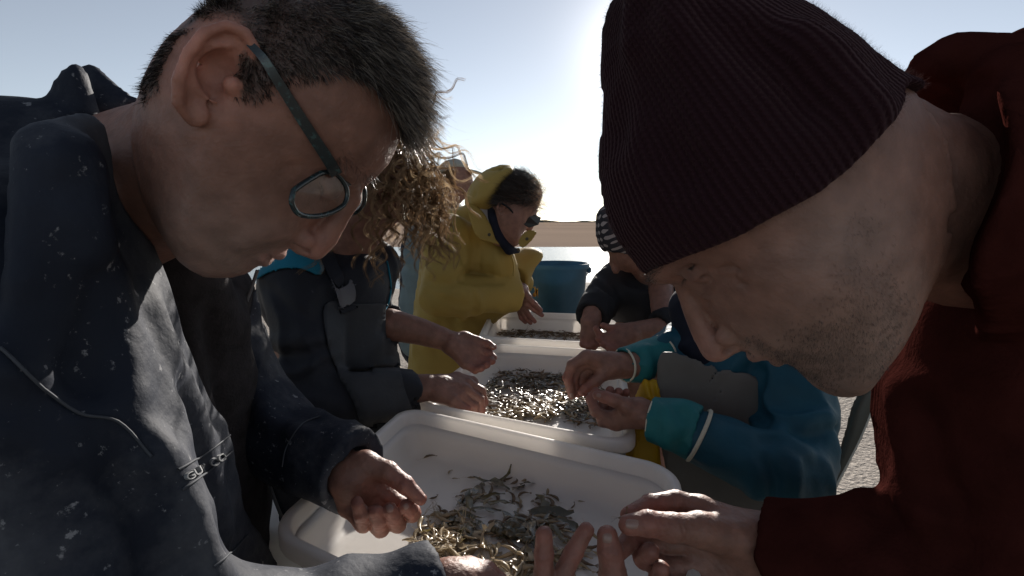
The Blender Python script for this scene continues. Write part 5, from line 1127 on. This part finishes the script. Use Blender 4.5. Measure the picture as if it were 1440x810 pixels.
def band(a, b, r, m, parent, wid=.004):
    n_ = nrm(b-a); u = nrm(np.cross(n_, [0, 0, 1])); v = np.cross(n_, u); c = b; pts = [c+r*(math.cos(x)*u+math.sin(x)*v) for x in np.linspace(0, 2*math.pi, 33)[:-1]]; V_, F_ = tube(pts, wid, 6, True); return link('cuff_band', mesh_np('cuff_band', V_, F_), m, parent)
band(P(960, 600, .785), P(983, 612, .775), .0425, cream, jo, .0035); band(P(960, 600, .785), P(917, 589, .81), .034, cream, jo, .0018); band(P(905, 508, .955), P(931, 500, .978), .038, cream, jo, .0035); band(P(905, 508, .955), P(878, 513, .934), .031, cream, jo, .0022)
apf = Fd(); apf.add(Puff([(925, 496), (945, 494), (1000, 508), (1072, 530), (1068, 570), (1070, 640), (1100, 720), (1110, 900), (955, 900), (952, 700), (930, 620), (925, 560)], P(990, 600, .87), nrm([-.15, -.98, .1]), .006, .012, step=.003), 0)
apf.disp.append(lambda p: .004*np.sin(p[:, 0]*30)+folds(p, 6, (1, 1, .4), .004, 9)); solid('apron', apf, A([.15, .78, .45]), A([.50, .98, 1.06]), .0045, apron, t)
inn = Fd(); inn.chain([P(985, 440, 1.0), P(1000, 490, .97), P(1035, 530, .97)], [.06, .07, .06], .03); inn.disp.append(lambda p: folds(p, 14, (1, 1, 1), .005, 12)); solid('dark_vest', inn, A([.2, .82, .88]), A([.50, 1.08, 1.12]), .006, navy_f, t)
tube_obj('zip', stroke(inn, [(1018, 430), (1008, 470), (1000, 505)], .001, .001), .0025, teal_l, t, 6)

# ------------------------------------------------------------------ 6. person in black jacket and patterned beanie
blk = mat('black_jacket', (.010, .010, .012), .75, .35, .3, 20, bump=.001, bs=100)
t = thing('person', (.35, 1.6, 0), 'person in a black jacket and patterned grey knitted beanie, cupping shrimps over the farthest tray', 'person')
hd = Head(P(880, 345, 1.42), (-.15, -.99, 0), [(855, 352), (858, 364), (866, 372), (874, 380), (884, 384), (898, 378), (915, 350), (912, 310), (890, 295), (862, 300), (848, 325)], .076, .08, step=.004)
f = hd.f; f.chain([hd.Q(860, 366), hd.Q(866, 380)], [.009, .011], .006); f.chain([P(905, 360, 1.44), P(930, 390, 1.5)], [.055, .06], .02); c = hd.O; Vh, Fh = polygonize(f, c-.15, c+.15, .006); tint = tint_head(Vh, hd, SK, [])
wrE = [(835, 440, 1.40, .030), (830, 452, 1.38, .026)]; fgE = [[(822, 474, 1.37, .011), (820, 484, 1.36, .0098), (828, 488, 1.35, .0085)], [(828, 476, 1.36, .011), (828, 486, 1.35, .0098), (836, 488, 1.345, .0085)], [(834, 474, 1.355, .011), (836, 484, 1.345, .0095), (842, 484, 1.34, .008)], [(838, 468, 1.35, .0125), (846, 476, 1.34, .011), (850, 482, 1.335, .009)]]
pmE = [[(830, 454, 1.38, .023), (822, 472, 1.37, .014)], [(830, 454, 1.375, .023), (828, 474, 1.36, .014)], [(831, 454, 1.37, .022), (834, 472, 1.355, .014)]]
wrF = [(935, 462, 1.32, .032), (900, 466, 1.31, .028), (888, 468, 1.305, .026)]; fgF = [[(862, 470, 1.30, .0115), (850, 474, 1.295, .010), (842, 468, 1.29, .0088), (838, 462, 1.29, .008)], [(864, 476, 1.295, .0115), (850, 482, 1.29, .010), (842, 476, 1.285, .009)], [(868, 482, 1.29, .0115), (856, 488, 1.285, .010), (848, 484, 1.28, .009)], [(874, 486, 1.285, .011), (864, 490, 1.28, .0095), (856, 490, 1.275, .0085)], [(872, 462, 1.31, .0125), (858, 462, 1.305, .0105), (848, 458, 1.30, .0085)]]
pmF = [[(888, 468, 1.305, .024), (864, 471, 1.30, .014)], [(888, 470, 1.30, .024), (866, 477, 1.295, .014)], [(888, 472, 1.30, .022), (870, 482, 1.29, .014)], [(888, 474, 1.295, .02), (876, 486, 1.285, .013)], [(888, 466, 1.305, .02), (873, 462, 1.31, .014)]]
hE, _ = hand_mesh(wrE, fgE, pmE, .0026); hF2, _ = hand_mesh(wrF, fgF, pmF, .0026)
body_obj([(Vh, Fh, tint), hE, hF2, core([[(P(930, 390, 1.5), .05), (P(925, 420, 1.55), .10), (A([.42, 1.55, .8]), .12)], [(A([.44, 1.55, 1.1]), .04), (P(935, 462, 1.32), .03)], [(P(870, 400, 1.58), .04), (P(838, 436, 1.42), .03)], [(A([.38, 1.5, .8]), .07), (A([.38, 1.5, .08]), .05)], [(A([.48, 1.65, .8]), .07), (A([.48, 1.65, .08]), .05)]], .012)], t)
bj = Fd(); bj.add(Puff([(848, 385), (865, 372), (900, 372), (960, 380), (1010, 420), (1020, 480), (1000, 640), (920, 640), (905, 520), (880, 460), (850, 440), (838, 420)], P(930, 440, 1.54), nrm([-.2, -.97, 0]), .12, .11, step=.006), 0)
bj.chain([P(868, 395, 1.56), P(845, 425, 1.46), P(832, 446, 1.39)], [.06, .05, .042], .02); bj.chain([P(985, 430, 1.45), P(960, 455, 1.35), P(925, 462, 1.32)], [.07, .052, .042], .02)
open_cuff(bj, P(845, 425, 1.46), P(833, 444, 1.395), .034); open_cuff(bj, P(960, 455, 1.35), P(928, 462, 1.32), .035)
bj.disp.append(lambda p: folds(p, 12, (1, 1, 1), .008, 91)); solid('jacket', bj, A([.15, 1.2, .5]), A([.75, 1.8, 1.18]), .008, blk, t)
bh = Puff([(837, 305), (845, 290), (870, 282), (900, 285), (920, 310), (920, 350), (900, 372), (884, 374), (866, 366), (848, 356), (838, 335)], hd.O, hd.N, .088, .085, step=.004); bf = Fd(); bf.add(bh, 0); bf.sub(lambda p: cone(p, hd.Q(880, 420), hd.Q(882, 372), .06, .07), .004)
V, F = polygonize(bf, hd.O-.16, hd.O+.16, .005)
pat = bpy.data.materials.new('patterned_knit'); pat.use_nodes = True; N_ = pat.node_tree.nodes; L_ = pat.node_tree.links; b_ = N_['Principled BSDF']; b_.inputs['Roughness'].default_value = .95; b_.inputs['Specular IOR Level'].default_value = .1
co_ = N_.new('ShaderNodeTexCoord'); sx_ = N_.new('ShaderNodeSeparateXYZ'); L_.new(co_.outputs['Object'], sx_.inputs[0])
s1 = MN('SINE', MN('ADD', MN('MULTIPLY', sx_.outputs[2], 300.0), MN('MULTIPLY', sx_.outputs[0], -150.0))); s2 = MN('SINE', MN('MULTIPLY', MN('ADD', sx_.outputs[0], sx_.outputs[1]), 420.0)); pr = MN('GREATER_THAN', MN('ADD', s1, MN('MULTIPLY', s2, .8)), .55)
mx_ = N_.new('ShaderNodeMix'); mx_.data_type = 'RGBA'; L_.new(pr, mx_.inputs[0]); mx_.inputs[6].default_value = (.03, .03, .035, 1); mx_.inputs[7].default_value = (.30, .27, .26, 1); L_.new(mx_.outputs[2], b_.inputs['Base Color'])
link('beanie', mesh_np('beanie', V, F), pat, t)

# ------------------------------------------------------------------ 7. person with cap behind
t = thing('person', (-.3, 3.2, 0), 'person in a pale peaked cap and dark navy jacket, standing behind the yellow raincoat', 'person')
hd = Head(P(640, 248, 3.1), (.3, -.95, 0), [(664, 250), (668, 262), (662, 266), (660, 276), (650, 282), (636, 278), (622, 262), (618, 240), (630, 226), (650, 226), (662, 236)], .076, .08, step=.006)
f = hd.f; f.chain([P(642, 265, 3.1), P(632, 290, 3.12)], [.055, .06], .02); c = hd.O; Vh, Fh = polygonize(f, c-.16, c+.16, .008); tint = tint_head(Vh, hd, SK, [])
body_obj([(Vh, Fh, tint), core([[(P(632, 290, 3.12), .05), (P(612, 330, 3.2), .12), (A([-.4, 3.2, .85]), .13)], [(A([-.48, 3.2, .85]), .08), (A([-.5, 3.2, .06]), .05)], [(A([-.32, 3.2, .85]), .08), (A([-.3, 3.2, .06]), .05)]], .02)], t)
uv = Fd(); uv.add(Puff([(588, 262), (600, 245), (618, 252), (640, 275), (655, 300), (662, 340), (655, 420), (650, 520), (560, 520), (562, 400), (566, 330), (578, 290)], P(612, 350, 3.2), nrm([.2, -.98, 0]), .2, .2, step=.01), 0); uv.disp.append(lambda p: folds(p, 8, (1, 1, .6), .012, 14))
solid('jacket', uv, A([-.85, 2.9, .3]), A([-.15, 3.5, 1.55]), .016, navy_f, t)
gc = Fd(); gc.add(Puff([(572, 330), (585, 300), (598, 312), (604, 360), (600, 420), (596, 500), (560, 500), (564, 400)], P(585, 400, 3.05), nrm([.2, -.98, 0]), .07, .08, step=.01), 0); gc.disp.append(lambda p: folds(p, 9, (1, 1, .6), .014, 15)); solid('backpack', gc, A([-.8, 2.85, .3]), A([-.4, 3.25, 1.3]), .014, mat('greyteal_nylon', (.10, .14, .155), .7, .3, .3, 8), t)
capm = mat('cap_cotton', (.33, .32, .28), .9, .2, .15, 20); cp = Fd(); cp.add(Puff([(616, 248), (617, 232), (632, 223), (650, 224), (660, 236), (662, 246), (640, 243)], hd.O, hd.N, .084, .085, step=.006), 0)
cp.add(lambda p: ell(p, P(669, 242, 3.1), (.055, .07, .008), np.array([[.97, 0, -.25], [0, 1, 0], [.25, 0, .97]])), .01); solid('cap', cp, c-.2, c+.2, .008, capm, t)
rt = on_mesh((Vh, Fh), lambda c_: ((c_-hd.O)@hd.e1 < -.02) & (c_[:, 2] > hd.O[2]-.06), 4000); g = grad(f, rt, .01); hairs('hair', rt, g*.6+A([0, 0, -.8]), .04, .0012, hair_curl, t)

# ------------------------------------------------------------------ 8. small things on the beach and beside the table
lime = mat('lime_plastic', (.16, .30, .03), .4, .5, .2, 10, spots=[((.5, .55, .25), 22, .6, .05, .7)])
p = P(362, 480, 1.9); bt = thing('lime_tub', (p[0], p[1], 0), 'lime green plastic tub standing between the two people on the left', 'tub')
lathe('tub', [(0, .40), (.14, .40), (.15, .41), (.19, .70), (.20, .705), (.20, .72), (.185, .72), (.14, .42), (0, .415)], (p[0], p[1], 0), lime, bt)
lathe('stool', [(0, 0), (.17, 0), (.17, .02), (.15, .03), (.15, .38), (.18, .39), (.18, .396), (0, .396)], (p[0], p[1], 0), white_pl, bt)
p = P(395, 700, .70); cf = Fd(); cf.add(lambda q: rbox(q, A([-.335, .74, .66]), A([.07, .07, .10]), np.eye(3), .02), 0); o = solid('white_crate', cf, A([-.43, .64, .54]), A([-.23, .84, .78]), .006, white_pl); tag(o, 'white plastic box beside the left corner of the nearest tray', 'box')
yf = Fd(); yf.add(Puff([(893, 535), (925, 528), (935, 600), (922, 640), (930, 700), (880, 720), (885, 640), (898, 600)], P(908, 600, .90), nrm([-.2, -.97, 0]), .016, .02, step=.004), 0); yf.disp.append(lambda p: folds(p, 26, (1.4, 1, .5), .010, 5))
o = solid('yellow_oilskin', yf, A([.13, .80, .62]), A([.34, 1.0, 1.04]), .004, mat('deep_yellow_oilskin', (.55, .33, .01), .4, .5, .15, 10, transl=.3)); tag(o, 'crumpled bright yellow oilskin hanging over the table edge beside the grey apron', 'oilskin')
bush_m = mat('saltbush', (.10, .105, .07), .9, .2, .4, 20, transl=.3)
def tuft(px, py, Y, r, h, n, label):
    b = P(px, py, Y); b[2] = max(0, b[2]); rt = b+RNG.normal(0, r*.4, (n, 3))*A([1, 1, 0]); o = hairs('saltbush', rt, RNG.normal(0, .45, (n, 3))+A([0, 0, 1.0]), h, .006, bush_m, None, seg=4, curl=.5); return tag(o, label, 'plant')
tuft(830, 438, 6.8, .25, .30, 900, 'small grey green bush on the shingle just right of the blue bucket')
rk = mat('pale_stone', (.5, .48, .44), .9, .2, .3, 20, bump=.01, bs=20)
for k, (px, py, r_, lb) in enumerate([(557, 384, .10, 'pale rounded stone behind the curly hair, nearest the yellow coat'), (548, 381, .07, 'smaller pale stone left of its neighbour on the shingle'), (566, 392, .05, 'smallest pale stone lying in front of the other two')]):
    b = P(px, py, 7.5); ff = Fd(); ff.ell(b+A([0, 0, 0]), (r_*1.3, r_, r_*.8)); ff.disp.append(lambda p: .03*noise(p*9, 4)); tag(solid('stone', ff, b-r_*2, b+r_*2, r_/7, rk), lb, 'stone')
# folding chair / dark board leaning at the right
bd = Fd(); ptsb = PX([(1236, 520, .98), (1222, 580, .97), (1196, 640, .96), (1160, 700, .95), (1130, 760, .94)])
g_ = Puff([(1226, 533), (1236, 534), (1234, 560), (1218, 604), (1196, 650), (1170, 700), (1140, 760), (1100, 830), (1060, 830), (1120, 740), (1160, 680), (1185, 620), (1200, 560)], P(1180, 640, 1.12), nrm([-.3, -.95, .1]), .009, .012, step=.003)
bd.add(g_, 0); o = solid('bodyboard', bd, A([.4, .95, .35]), A([1.0, 1.3, 1.1]), .005, mat('dark_green_board', (.03, .035, .03), .35, .5, .2, 8)); tag(o, 'dark curved board with a pale rim standing behind the teal jacket', 'board')
edge = spline(PX([(1234, 535, 1.11), (1230, 562, 1.11), (1214, 604, 1.11), (1192, 650, 1.11), (1166, 700, 1.11)]), 6); V_, F_ = tube(edge, .004, 6); link('rim', mesh_np('rim', V_, F_), mat('pale_rim', (.35, .36, .33), .4), o)
